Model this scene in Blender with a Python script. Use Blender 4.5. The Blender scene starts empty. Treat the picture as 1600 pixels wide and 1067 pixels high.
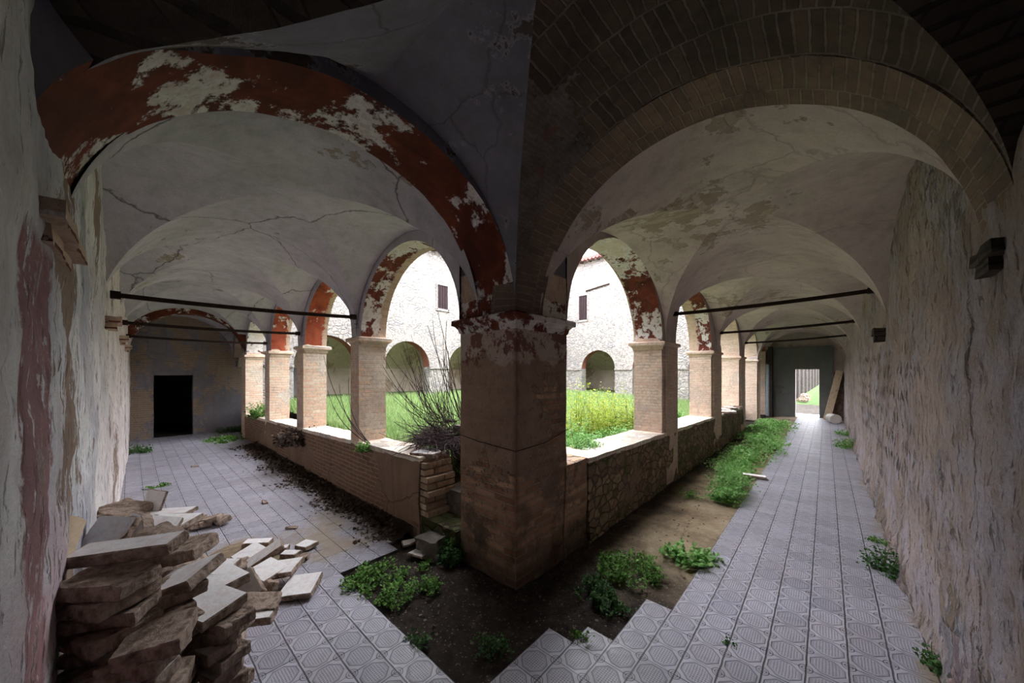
import bpy, bmesh, math, random
from mathutils import Vector, noise, Matrix
random.seed(7)
S = bpy.context.scene
COL = S.collection
# ------------------------------------------------------------------ camera, world, exposure
EYE = 1.9
cam_d = bpy.data.cameras.new('camera')
cam = bpy.data.objects.new('camera', cam_d); COL.objects.link(cam)
cam.location = (0, 0, EYE)
cam.rotation_euler = (math.radians(90), 0, math.radians(42.2))
cam_d.sensor_width = 36; cam_d.lens = 541 / 1600 * 36
cam_d.shift_y = 49.5 / 1600; cam_d.clip_start = 0.02; cam_d.clip_end = 300
S.camera = cam
w = bpy.data.worlds.new('overcast_sky'); S.world = w; w.use_nodes = True
bg = w.node_tree.nodes['Background']
bg.inputs[0].default_value = (0.93, 0.95, 1.0, 1); bg.inputs[1].default_value = 1.0
S.view_settings.view_transform = 'Standard'; S.view_settings.look = 'None'
S.view_settings.gamma = 1; S.view_settings.use_curve_mapping = False
S.view_settings.exposure = 3.6
S.cycles.max_bounces = 10; S.cycles.diffuse_bounces = 8; S.cycles.glossy_bounces = 2
S.cycles.use_denoising = True
S.cycles.sample_clamp_indirect = 6

# ------------------------------------------------------------------ pixel helper for measuring where things stand
TH = math.radians(42.2); FW = (-math.sin(TH), math.cos(TH)); RT = (math.cos(TH), math.sin(TH))
def ray(px, py):
    a = (px - 800) / 541; return (FW[0] + a * RT[0], FW[1] + a * RT[1], (583 - py) / 541)
def at_z(px, py, z=0):
    d = ray(px, py); t = (z - EYE) / d[2]; return Vector((d[0] * t, d[1] * t, z))
def at_t(px, py, t):
    d = ray(px, py); return Vector((d[0] * t, d[1] * t, EYE + d[2] * t))

# ------------------------------------------------------------------ node kit
ALB = 1.0
def lin(h):
    h = h.lstrip('#'); o = []
    for i in (0, 2, 4):
        c = int(h[i:i + 2], 16) / 255
        o.append(c / 12.92 if c <= .04045 else ((c + .055) / 1.055) ** 2.4)
    return tuple(min(.82, c * ALB) for c in o) + (1,)
class G:
    def __init__(s, name):
        s.m = bpy.data.materials.new(name); s.m.use_nodes = True; s.nt = s.m.node_tree
        s.nt.nodes.clear(); s.L = s.nt.links
        s.geo = s.N('ShaderNodeNewGeometry'); s.pos = s.geo.outputs['Position']; s.bn = None
    def N(s, t): return s.nt.nodes.new(t)
    def put(s, sock, v):
        if isinstance(v, bpy.types.NodeSocket): s.L.new(v, sock)
        elif isinstance(v, str): sock.default_value = lin(v)
        elif v is not None: sock.default_value = v
    def uv(s):
        n = s.N('ShaderNodeUVMap'); n.uv_map = 'UVMap'; return n.outputs[0]
    def obj(s): return s.N('ShaderNodeTexCoord').outputs['Object']
    def sc(s, v, x, y, z):
        n = s.N('ShaderNodeVectorMath'); n.operation = 'MULTIPLY'; s.L.new(v, n.inputs[0]); n.inputs[1].default_value = (x, y, z); return n.outputs[0]
    def add(s, v, x, y, z):
        n = s.N('ShaderNodeVectorMath'); n.operation = 'ADD'; s.L.new(v, n.inputs[0]); n.inputs[1].default_value = (x, y, z); return n.outputs[0]
    def vadd(s, a, b):
        n = s.N('ShaderNodeVectorMath'); n.operation = 'ADD'; s.put(n.inputs[0], a); s.put(n.inputs[1], b); return n.outputs[0]
    def sep(s, v):
        n = s.N('ShaderNodeSeparateXYZ'); s.L.new(v, n.inputs[0]); return n.outputs
    def comb(s, x, y, z=0):
        n = s.N('ShaderNodeCombineXYZ'); s.put(n.inputs[0], x); s.put(n.inputs[1], y); s.put(n.inputs[2], z); return n.outputs[0]
    def noise(s, scale, detail=6, rough=.6, vec=None, dist=0, color=False):
        n = s.N('ShaderNodeTexNoise'); s.L.new(vec or s.pos, n.inputs['Vector'])
        n.inputs['Scale'].default_value = scale; n.inputs['Detail'].default_value = detail
        n.inputs['Roughness'].default_value = rough; n.inputs['Distortion'].default_value = dist
        return n.outputs['Color' if color else 'Fac']
    def vor(s, scale, feat='F1', vec=None, out='Distance', rnd=1):
        n = s.N('ShaderNodeTexVoronoi'); n.feature = feat; s.L.new(vec or s.pos, n.inputs['Vector'])
        n.inputs['Scale'].default_value = scale; n.inputs['Randomness'].default_value = rnd; return n.outputs[out]
    def mr(s, v, a, b, c=0, d=1, smooth=False):
        n = s.N('ShaderNodeMapRange'); s.put(n.inputs[0], v); n.clamp = True
        if smooth: n.interpolation_type = 'SMOOTHSTEP'
        for i, k in enumerate((a, b, c, d)): s.put(n.inputs[i + 1], k)
        return n.outputs[0]
    def mth(s, op, a, b=None, c=None):
        n = s.N('ShaderNodeMath'); n.operation = op; s.put(n.inputs[0], a)
        if b is not None: s.put(n.inputs[1], b)
        if c is not None: s.put(n.inputs[2], c)
        return n.outputs[0]
    def mul(s, a, b): return s.mth('MULTIPLY', a, b)
    def plus(s, a, b): return s.mth('ADD', a, b)
    def inv(s, a): return s.mth('SUBTRACT', 1.0, a)
    def mix(s, f, a, b, mode='MIX'):
        n = s.N('ShaderNodeMix'); n.data_type = 'RGBA'; n.blend_type = mode
        s.put(n.inputs[0], f); s.put(n.inputs[6], a); s.put(n.inputs[7], b); return n.outputs[2]
    def ramp(s, f, stops):
        n = s.N('ShaderNodeValToRGB'); s.put(n.inputs[0], f); e = n.color_ramp.elements
        while len(e) < len(stops): e.new(.5)
        for i, (p, c) in enumerate(stops): e[i].position = p; e[i].color = lin(c)
        return n.outputs[0]
    def brick(s, vec, bw, bh, c1, c2, mo, msize=.008, out='Color', off=.5):
        n = s.N('ShaderNodeTexBrick'); s.L.new(vec, n.inputs['Vector']); n.offset = off
        n.inputs['Scale'].default_value = 1; n.inputs['Mortar Size'].default_value = msize
        n.inputs['Mortar Smooth'].default_value = .3; n.inputs['Bias'].default_value = 0
        n.inputs['Brick Width'].default_value = bw; n.inputs['Row Height'].default_value = bh
        s.put(n.inputs['Color1'], c1); s.put(n.inputs['Color2'], c2); s.put(n.inputs['Mortar'], mo)
        return n.outputs['Color'], n.outputs['Fac']
    def bump(s, h, strength=.5, dist=.02):
        n = s.N('ShaderNodeBump'); n.inputs['Strength'].default_value = strength; n.inputs['Distance'].default_value = dist
        s.put(n.inputs['Height'], h)
        if s.bn: s.L.new(s.bn, n.inputs['Normal'])
        s.bn = n.outputs[0]
    def end(s, col, rough=.9, spec=.2, transl=0, metal=0):
        b = s.N('ShaderNodeBsdfPrincipled'); s.put(b.inputs['Base Color'], col); s.put(b.inputs['Roughness'], rough)
        b.inputs['Specular IOR Level'].default_value = spec; b.inputs['Metallic'].default_value = metal
        if s.bn: s.L.new(s.bn, b.inputs['Normal'])
        o = s.N('ShaderNodeOutputMaterial'); sh = b.outputs[0]
        if transl:
            t = s.N('ShaderNodeBsdfTranslucent'); s.put(t.inputs[0], col); mx = s.N('ShaderNodeMixShader'); mx.inputs[0].default_value = transl
            s.L.new(sh, mx.inputs[1]); s.L.new(t.outputs[0], mx.inputs[2]); sh = mx.outputs[0]
        s.L.new(sh, o.inputs[0]); return s.m

def wallvec(g):   # (x+y, z): works on both wall directions
    p = g.sep(g.pos); return g.comb(g.plus(p[0], p[1]), p[2])

def plaster(name, c_lo, c_hi, bare, bare2, peel=.42, streak=.25, white='#c9c3c2', whiteamt=.66, bricks=False, seed=0, uvb=False, flake=.3, crackd=.7, stain='#4c443e', dark=None):
    g = G(name); P = g.add(g.pos, seed * 3.1, seed * 1.7, seed * .9)
    n1 = g.noise(1.1, 8, .62, P); n2 = g.noise(6, 8, .65, P); st = g.noise(2.5, 5, .6, g.sc(P, 3, 3, .35))
    fine = g.noise(45, 4, .7, P)
    base = g.mix(g.mr(g.plus(g.mul(n1, .7), g.mul(n2, .3)), .36, .62), c_lo, c_hi)
    base = g.mix(g.mul(g.mr(st, .48, .72), streak), base, stain)
    base = g.mix(g.mul(g.mr(g.noise(3.3, 7, .7, g.add(P, 9, 4, 2)), whiteamt, whiteamt + .02), .6), base, white)
    # peeled areas down to bare render or brick, with a bright chipped rim
    pm = g.plus(g.mul(g.noise(.75, 3, .5, g.add(P, 3, 8, 1)), .62), g.mul(g.noise(5, 7, .7, P), .38))
    mask = g.mr(pm, peel - .006, peel + .006, 1, 0)
    rim = g.mul(g.mr(pm, peel, peel + .02, 1, 0), g.inv(mask))
    bn = g.mix(g.mr(g.noise(9, 8, .7, P), .35, .65), bare, bare2)
    if bricks:
        v = g.uv() if uvb else wallvec(g)
        v = g.vadd(v, g.sc(g.noise(4, 3, .5, P, color=True), .03, .03, 0))
        bc, bf = g.brick(v, .27, .062, bare, bare2, '#8d8175', .009)
        bn = g.mix(.45, bn, bc); hb = g.mul(bf, -.5)
    col = g.mix(mask, base, bn)
    col = g.mix(g.mul(rim, flake), col, white)
    # small chips and hairline cracks
    ch = g.mul(g.mr(g.noise(17, 6, .75, P), .66, .69), .55)
    col = g.mix(ch, col, g.mix(.5, bare, stain))
    wv = g.vadd(P, g.sc(g.noise(1.6, 7, .55, P, color=True), .5, .5, .5))
    cr = g.mul(g.mr(g.vor(.55, 'DISTANCE_TO_EDGE', wv), .0, .006, 1, 0), crackd)
    col = g.mix(cr, col, '#211d1b')
    col = g.mix(g.mul(g.mr(fine, .3, .75), .22), col, '#3c3733')
    if dark:   # even darkening mixed over the whole surface
        col = g.mix(dark, col, '#26221f')
    h = g.plus(g.plus(g.mul(n2, .5), g.mul(fine, .22)), g.plus(g.mul(mask, -.35), g.mul(cr, -.8)))
    h = g.plus(h, g.mul(ch, -.5))
    if bricks: h = g.plus(h, g.mul(mask, hb))
    g.bump(h, .75, .02)
    return g.end(col, .93)

def brickmat(name, c1, c2, mo, bw=.27, bh=.062, cover=.5, covc='#9c9088', uvb=False, seed=0, var=.5, dark='#4a3a31', rot=False, stretch=1):
    g = G(name); P = g.add(g.pos, seed * 2.3, seed, seed * 1.1)
    v = g.uv() if uvb else wallvec(g)
    v = g.vadd(v, g.sc(g.noise(5, 3, .5, P, color=True), .022, .014, 0))
    bc, bf = g.brick(v, bw, bh, c1, c2, mo, .008)
    n1 = g.noise(3, 7, .65, P); n2 = g.noise(22, 6, .7, P)
    col = g.mix(g.mul(g.mr(n1, .35, .7), var), bc, dark)
    pm = g.plus(g.mul(g.noise(1.3, 3, .5, g.add(P, 3, 8, 1)), .55), g.mul(g.noise(8, 7, .7, P), .45))
    mask = g.mr(pm, cover - .03, cover + .03, 1, 0)
    col = g.mix(g.mul(mask, .85), col, g.mix(n1, covc, dark))
    col = g.mix(g.mul(g.mr(n2, .45, .75), .4), col, '#3a322c')
    g.bump(g.plus(g.plus(g.mul(g.mul(bf, g.inv(g.mul(mask, .7))), -.9), g.mul(n2, .5)), g.mul(mask, .3)), .85, .016)
    return g.end(col, .93)

def stonemat(name, cols, mo, cover=.45, covc='#8c7c6c', scale=5, seed=0, moss=0.0):
    g = G(name); P = g.add(g.pos, seed, seed, 0)
    wv = g.vadd(g.sc(P, 1, 1, 1.5), g.sc(g.noise(5, 4, .6, P, color=True), .12, .12, .12))
    ed = g.vor(scale, 'DISTANCE_TO_EDGE', wv); cc = g.vor(scale, 'F1', wv, 'Color')
    k = g.sep(cc)[0]
    col = g.ramp(k, [(i / (len(cols) - 1), c) for i, c in enumerate(cols)])
    n2 = g.noise(14, 8, .7, P); col = g.mix(g.mul(g.mr(n2, .4, .75), .55), col, '#3b322b')
    j = g.mr(ed, .02, .09, 1, 0); col = g.mix(g.mul(j, .8), col, mo)
    pm = g.plus(g.mul(g.noise(1.1, 3, .5, g.add(P, 2, 5, 1)), .6), g.mul(g.noise(7, 7, .7, P), .4))
    mask = g.mr(pm, cover - .015, cover + .015, 1, 0)
    col = g.mix(g.mul(mask, .9), col, g.mix(g.mr(n2, .3, .7), covc, '#5d4f44'))
    if moss:
        mm = g.mr(g.noise(3.5, 6, .65, g.add(P, 7, 1, 4)), .6 - moss * .2, .68 - moss * .2); col = g.mix(g.mul(mm, .75), col, '#3d4423')
    g.bump(g.plus(g.mul(g.mul(g.mr(ed, 0, .12, 0, 1), g.inv(mask)), .9), g.plus(g.mul(n2, .5), g.mul(mask, .5))), .9, .04)
    return g.end(col, .95)

def redpaint(name, left=.5, seed=0, red='#421e16', red2='#5f2e1f', edge=None, uvb=True):
    g = G(name); P = g.add(g.pos, seed * 2.1, seed * 3.3, seed)
    n1 = g.noise(2.5, 7, .6, P, 1); n2 = g.noise(12, 8, .7, P)
    paint = g.ramp(g.plus(g.mul(n1, .6), g.mul(g.noise(5, 6, .7, g.sc(P, 1, 1, .4)), .4)), [(.32, '#2a1410'), (.47, red), (.66, red2)])
    pl = g.mix(g.mr(n2, .35, .65), '#9b918a', '#b9b2ac')
    v = g.uv(); bc, bf = g.brick(v, .06, .14, '#7d6250', '#96806d', '#8d8377', .007)
    pm = g.plus(g.mul(g.noise(1.6, 3, .5, g.add(P, 1, 2, 6)), .5), g.mul(g.noise(7, 8, .72, P), .5))
    m1 = g.mr(pm, left - .008, left + .008, 1, 0); rim = g.mul(g.mr(pm, left + .0, left + .018, 1, 0), g.inv(m1))
    col = g.mix(m1, paint, pl)
    m2 = g.mr(pm, left - .06, left - .045, 1, 0); col = g.mix(g.mul(m2, .7), col, g.mix(.4, bc, pl))
    col = g.mix(g.mul(rim, .6), col, '#cfcac6')
    x = g.sep(v)
    if edge is not None:   # only this far across the soffit carries the paint, the rest is bare brick
        e = g.mr(g.plus(x[1], g.mul(g.mth('SUBTRACT', n2, .5), .25)), edge, edge + .02); col = g.mix(e, col, g.mix(.45, bc, '#8f8072'))
        col = g.mix(g.mul(g.mr(n2, .5, .7), .35), col, '#54463c')
    g.bump(g.plus(g.plus(g.mul(m1, -.5), g.mul(n2, .5)), g.mul(m2, -.3)), .7, .012)
    return g.end(col, .88)

def tilemat(name, ox, oy, pitch, along_x):
    g = G(name); p = g.sep(g.pos); P = g.pos
    a0 = g.mul(g.plus(p[0], -ox), 1 / pitch); b0 = g.mul(g.plus(p[1], -oy), 1 / pitch)
    wob = g.mul(g.plus(g.noise(9, 2, .5, P), -.5), .05)
    a = g.plus(g.mth('FRACT', g.plus(a0, wob)), -.5); b = g.plus(g.mth('FRACT', g.plus(b0, wob)), -.5)
    A = g.mth('ABSOLUTE', a); B = g.mth('ABSOLUTE', b)
    cell = g.comb(g.mth('FLOOR', a0), g.mth('FLOOR', b0))
    wn = g.N('ShaderNodeTexWhiteNoise'); wn.noise_dimensions = '2D'; g.L.new(cell, wn.inputs['Vector']); rv = wn.outputs['Value']
    lo, tr = (B, A) if along_x else (A, B)
    joint = g.mth('MAXIMUM', g.mr(lo, .472, .484), g.mul(g.mr(tr, .483, .49), .8))
    o = g.mth('MAXIMUM', g.mth('MAXIMUM', A, B), g.mul(g.plus(A, B), .74))
    def band(v, c, wd): return g.mr(g.mth('ABSOLUTE', g.plus(v, -c)), wd * .5, wd, 1, 0)
    octl = band(o, .41, .020); oct2 = band(o, .37, .012)
    inside = g.mr(o, .33, .35, 1, 0)
    da = g.plus(g.mth('FRACT', g.mul(a, 13)), -.5); db = g.plus(g.mth('FRACT', g.mul(b, 13)), -.5)
    dd = g.mth('SQRT', g.plus(g.mul(da, da), g.mul(db, db))); dots = g.mul(g.mr(dd, .26, .34, 1, 0), inside)
    ca = g.plus(A, -.5); cb = g.plus(B, -.5); cd = g.mth('SQRT', g.plus(g.mul(ca, ca), g.mul(cb, cb)))
    ring = g.mth('MAXIMUM', band(cd, .17, .018), band(cd, .10, .014))
    groove = g.mth('MAXIMUM', g.mth('MAXIMUM', g.mth('MAXIMUM', octl, g.mul(oct2, .6)), g.mul(dots, .9)), ring)
    n1 = g.noise(2.2, 7, .62, P); n2 = g.noise(15, 7, .7, P)
    col = g.mix(g.mr(rv, 0, 1), '#878793', '#a2a1ad')
    col = g.mix(g.mr(n1, .35, .65, 0, .6), col, '#979097')
    col = g.mix(g.mul(groove, .75), col, '#3f3c41')
    # earth trodden over the tiles
    if along_x:
        near = g.plus(g.mr(p[1], 1.25, 2.3), g.mr(p[1], .25, -.1, 0, .75))
        near = g.mth('MAXIMUM', near, g.mul(g.mul(g.mr(p[0], -5.6, -4.7), g.mr(p[0], -3.2, -3.9)), .75))
        near = g.mul(near, g.mr(p[0], -9, -6.5, .35, 1))
    else:
        near = g.mth('MAXIMUM', g.mr(p[0], .25, .6, 0, .9), g.mr(p[0], -.75, -1.0, 0, .35))
        near = g.mul(near, 1.0)
    dm = g.mr(g.plus(g.plus(g.mul(g.noise(1.7, 7, .65, g.add(P, 4, 4, 0)), 1.1), g.mul(n2, .3)), g.mul(near, .5)), .98, 1.14)
    dirt = g.mix(n2, '#6d6050', '#8c7d69'); col = g.mix(g.mul(dm, .85), col, dirt)
    col = g.mix(g.mul(joint, .85), col, '#24211e')
    col = g.mix(g.mul(g.mr(n2, .5, .8), .35), col, '#4d4845')
    ht = g.plus(g.mul(g.plus(groove, g.mul(joint, 2)), g.mul(g.inv(dm), -1)), g.plus(g.mul(n2, .35), g.mul(rv, .3)))
    g.bump(ht, .6, .006)
    return g.end(col, g.mr(n2, .3, .8, .32, .62), .5)

def simple(name, cs, rough=.9, scale=6, bumpd=.01, metal=0, transl=0, useobj=False, spec=.2):
    g = G(name); v = g.obj() if useobj else g.pos
    n = g.noise(scale, 7, .65, v); col = g.ramp(n, [(.3 + .4 * i / max(1, len(cs) - 1), c) for i, c in enumerate(cs)])
    if bumpd: g.bump(g.noise(scale * 3, 6, .7, v), .7, bumpd)
    return g.end(col, rough, spec, transl, metal)
def leafmat(name, cs, transl=.35):
    g = G(name); w = g.N('ShaderNodeNewGeometry').outputs['Random Per Island']
    col = g.ramp(w, [(i / (len(cs) - 1), c) for i, c in enumerate(cs)])
    return g.end(col, .6, .3, transl)

M = {}
ALB = 1.95   # limewash, plaster and brick are pale surfaces
M['vault'] = plaster('vault_plaster', '#7f7c7f', '#979298', '#6b6159', '#7d7269', .385, .25, '#b5b0b2', .69, seed=1, flake=.2)
M['vaultR'] = plaster('vault_plaster_warm', '#827774', '#978b87', '#6b5e55', '#7d7066', .41, .25, '#bdb4b0', .69, bricks=True, seed=4, flake=.2, crackd=.25)
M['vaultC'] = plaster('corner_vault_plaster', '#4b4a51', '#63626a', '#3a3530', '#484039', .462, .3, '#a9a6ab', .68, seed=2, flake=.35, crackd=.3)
M['vaultB'] = brickmat('bare_vault_brick', '#4c4038', '#3b332e', '#2c2724', .25, .055, .40, '#5d554e', uvb=False, seed=3)
M['dark_shaded_brick'] = brickmat('dark_shaded_vault_brick', '#2f2925', '#3d3530', '#221e1b', .3, .055, .40, '#332e2a', seed=6, var=.5, dark='#1c1816')  # bare dark brick, with the shade of the unlit corner webs in its colour
M['wallL'] = None
M['brickarch'] = brickmat('brick_arch', '#54473e', '#665547', '#6b6158', .06, .27, .42, '#5f564e', uvb=True, seed=2, var=.45, dark='#2c2521')
M['pier'] = brickmat('pier_brick', '#8e7362', '#a58c7b', '#8a7d70', .26, .06, .47, '#a0938a', seed=1, var=.45)
M['pierL'] = brickmat('pale_pier_brick', '#a88a76', '#b79f8e', '#a3968a', .26, .062, .46, '#b9aea6', seed=5, var=.22, dark='#7a5a48')
M['pierR'] = brickmat('worn_pier_brick', '#a08778', '#b39b8c', '#9e9084', .26, .05, .45, '#b0a39a', seed=8, var=.25, dark='#6f5a4d')
M['corner'] = plaster('corner_pier_brick', '#7d6a5d', '#937f72', '#6f5546', '#876b58', .52, .3, '#a4968c', .72, bricks=True, seed=7, flake=.15, crackd=.25, stain='#3b302b')
M['rubble'] = stonemat('rubble_wall', ['#54473b', '#6f6051', '#615346', '#83725f', '#7a5f4f'], '#3a322b', .43, '#6b5c4e', 6.0, 0, .45)
M['parapL'] = plaster('parapet_plaster', '#5a4a3d', '#6d5a4b', '#513d30', '#644c3c', .5, .5, '#a8978a', .74, bricks=True, seed=9, flake=.1, crackd=.6, stain='#4a3b30')
M['coping'] = brickmat('brick_coping', '#b09a8c', '#c2b0a3', '#8f8378', .26, .13, .42, '#bdb1aa', seed=2, var=.15)
M['redA'] = redpaint('red_painted_soffit', .452, 0)
M['redB'] = redpaint('peeling_red_soffit', .47, 3, edge=.27)
M['redC'] = redpaint('orange_red_soffit', .41, 5, '#6b3020', '#864630', edge=.30)
M['redD'] = redpaint('flaked_red_soffit', .50, 8, edge=.46)
M['band'] = plaster('plain_band_plaster', '#858287', '#9a969b', '#6d645d', '#7d736b', .34, .15, '#b0abad', .74, seed=11, flake=.1, crackd=.2)
ALB = .8
M['court0'] = plaster('courtyard_wall', '#c9c1bb', '#dcd6d2', '#a99a8c', '#bcae9f', .46, .12, '#e3dfdc', .68, bricks=True, seed=12, flake=.1, crackd=.1)
ALB = .78
M['court'] = stonemat('pale_courtyard_masonry', ['#b5aca6', '#c5bdb6', '#d0c9c2', '#a9a5a8', '#c4b8ac'], '#a8a3a2', .50, '#d6d0cc', 4.6, 5)
ALB = 1.6
M['courtback'] = plaster('courtyard_gallery_wall', '#93877b', '#a69a8e', '#7c6c5e', '#8e7e6f', .45, .2, '#b9afa6', .7, seed=14, crackd=.3)
ALB = 1.0
M['terra'] = simple('terracotta_arch_edge', ['#7c4a3c', '#8f6152'])
M['iron'] = simple('rusty_iron', ['#1c1512', '#2b1e18', '#3a2820'], .7, 20, .004, .3)
ALB = 1.0
M['soil'] = simple('dark_soil', ['#1e1916', '#2e2722', '#453b32', '#3a322b'], .97, 5, .03)
M['dust'] = None
M['grass'] = leafmat('grass_blades', ['#6f8c50', '#8aa868', '#a5bd80', '#7d9a5c', '#bccb98'])
M['leaf'] = leafmat('weed_leaves', ['#3f6a2a', '#568538', '#6f9c48', '#88b358', '#47722f'])
M['leafdark'] = leafmat('dark_weed_leaves', ['#2f4f26', '#416b35', '#547c45', '#648a55'])
M['leafy'] = leafmat('yellow_green_leaves', ['#8fa83a', '#b3c052', '#c9cc6a', '#7f9e3a', '#a8b84e'], .5)
M['leafmid'] = leafmat('fresh_green_leaves', ['#62984a', '#7cae5c', '#93bd73', '#a8ca88'], .45)
M['twig'] = simple('dry_twig_bark', ['#3a2f2c', '#54464a', '#6e6060'], .9, 30, 0)
M['stemg'] = simple('green_stem', ['#4b5a2b', '#647238'], .8, 10, 0)
M['litter'] = leafmat('dead_leaves', ['#2b211a', '#3b2d23', '#4d3c2e', '#5e4b3a', '#352a22'], 0)
ALB = 1.9
M['slab'] = simple('crusty_terracotta', ['#40362f', '#63554b', '#85766b', '#524740'], .95, 12, .02, useobj=True)
M['slabtop'] = simple('pale_tile_face', ['#9d9595', '#b5aeae', '#a69c99'], .8, 14, .004, useobj=True)
M['board'] = simple('cream_board', ['#8c7c68', '#a3927c', '#7d6d5b'], .8, 7, .003, useobj=True)
ALB = 1.9
M['grey'] = plaster('grey_cement', '#4d504f', '#5d605e', '#3f4140', '#565855', .40, .2, '#7c7f7c', .78, seed=15, crackd=.2)
ALB = 1.9
M['endL'] = plaster('end_wall_plaster', '#58555a', '#6b676b', '#6b5d50', '#7d6d5e', .5, .3, '#8b8689', .7, bricks=True, seed=16, crackd=.3)
ALB = 1.0
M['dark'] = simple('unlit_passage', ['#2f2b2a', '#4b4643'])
M['cane'] = simple('grey_cane', ['#2b2725', '#453f3c', '#57514d'], .9, 9, .004)
M['brickend'] = simple('bare_brick_courses', ['#7d6a58', '#9c8772', '#b3a08c', '#8a7460'], .95, 8, .012)
M['roof'] = simple('roof_tile', ['#a0585a', '#b97a76', '#8d4b4a'], .9, 12, .02)
M['wood'] = simple('old_wood', ['#3b2c24', '#54413a', '#6b5a50'], .85, 8, .006)
M['zinc'] = simple('pale_zinc', ['#8f9ba6', '#a4b0ba'], .5, 10, .002)
M['white'] = simple('white_plastic', ['#b9b2aa', '#cdc7c0'], .6, 8, .002)
M['shade'] = simple('dark_window', ['#2c2226', '#3b2e32'])

ALB = 1.8
def wall_left_mat():
    g = G('left_wall_plaster'); P = g.pos; p = g.sep(P)
    n1 = g.noise(1.3, 8, .62, P); n2 = g.noise(7, 8, .68, P); st = g.noise(3, 6, .6, g.sc(P, 4, 4, .3)); fine = g.noise(50, 4, .7, P)
    col = g.mix(g.mr(n1, .38, .60), '#83858f', '#b9bac4')
    col = g.mix(g.mul(g.mr(st, .45, .7), .45), col, '#86766e')
    far = g.mr(p[0], -3.0, -6.0); col = g.mix(g.mul(far, .5), col, '#ad9f97')
    # maroon painted band (a painted pilaster) with ragged edges
    wob = g.plus(p[0], g.mul(g.plus(g.noise(3, 6, .7, P), -.5), .35))
    bandm = g.mul(g.mul(g.mr(wob, -2.06, -2.04), g.mr(wob, -1.64, -1.62, 1, 0)), g.mr(p[2], 2.3, 2.35, 1, 0))
    flk = g.mr(g.noise(9, 8, .75, g.sc(P, 1.6, 1.6, .8)), .57, .59, 1, 0)
    maroon = g.mix(g.mr(n2, .35, .65), '#5e3c40', '#74504f'); col = g.mix(g.mul(g.mul(bandm, flk), .9), col, maroon)
    # pink washes low down
    pk = g.mul(g.mul(g.mr(g.noise(1.5, 5, .6, g.add(P, 5, 2, 2)), .42, .6), g.mr(p[2], .9, 1.7, 1, 0)), g.mr(p[0], -3.2, -2.4)); col = g.mix(g.mul(pk, .6), col, '#9a7276')
    pm = g.plus(g.mul(g.noise(1.0, 3, .5, g.sc(g.add(P, 3, 8, 1), 1, 1, .5)), .55), g.mul(g.noise(6, 8, .72, g.sc(P, 1.5, 1.5, .6)), .45))
    mask = g.mr(pm, .43, .44, 1, 0); rim = g.mul(g.mr(pm, .435, .455, 1, 0), g.inv(mask))
    col = g.mix(mask, col, g.mix(n2, '#5a4c42', '#7d6c5f')); col = g.mix(g.mul(rim, .5), col, '#cfc9c9')
    ch = g.mr(g.noise(12, 8, .78, g.sc(P, 1.8, 1.8, .5)), .58, .62); col = g.mix(g.mul(ch, .6), col, '#4f443d')
    # olive damp strip in the painted pilaster
    ov = g.mul(g.mul(g.mr(p[0], -3.25, -3.2), g.mr(p[0], -2.95, -2.9, 1, 0)), g.mr(p[2], 1.9, 2.3)); col = g.mix(g.mul(ov, .45), col, '#5f625c')
    col = g.mix(g.mul(g.mr(fine, .3, .75), .2), col, '#4a4240')
    g.bump(g.plus(g.plus(g.mul(n2, .6), g.mul(fine, .2)), g.plus(g.mul(mask, -.6), g.mul(ch, -.4))), .8, .025)
    return g.end(col, .9)
M['wallL'] = wall_left_mat()
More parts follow.
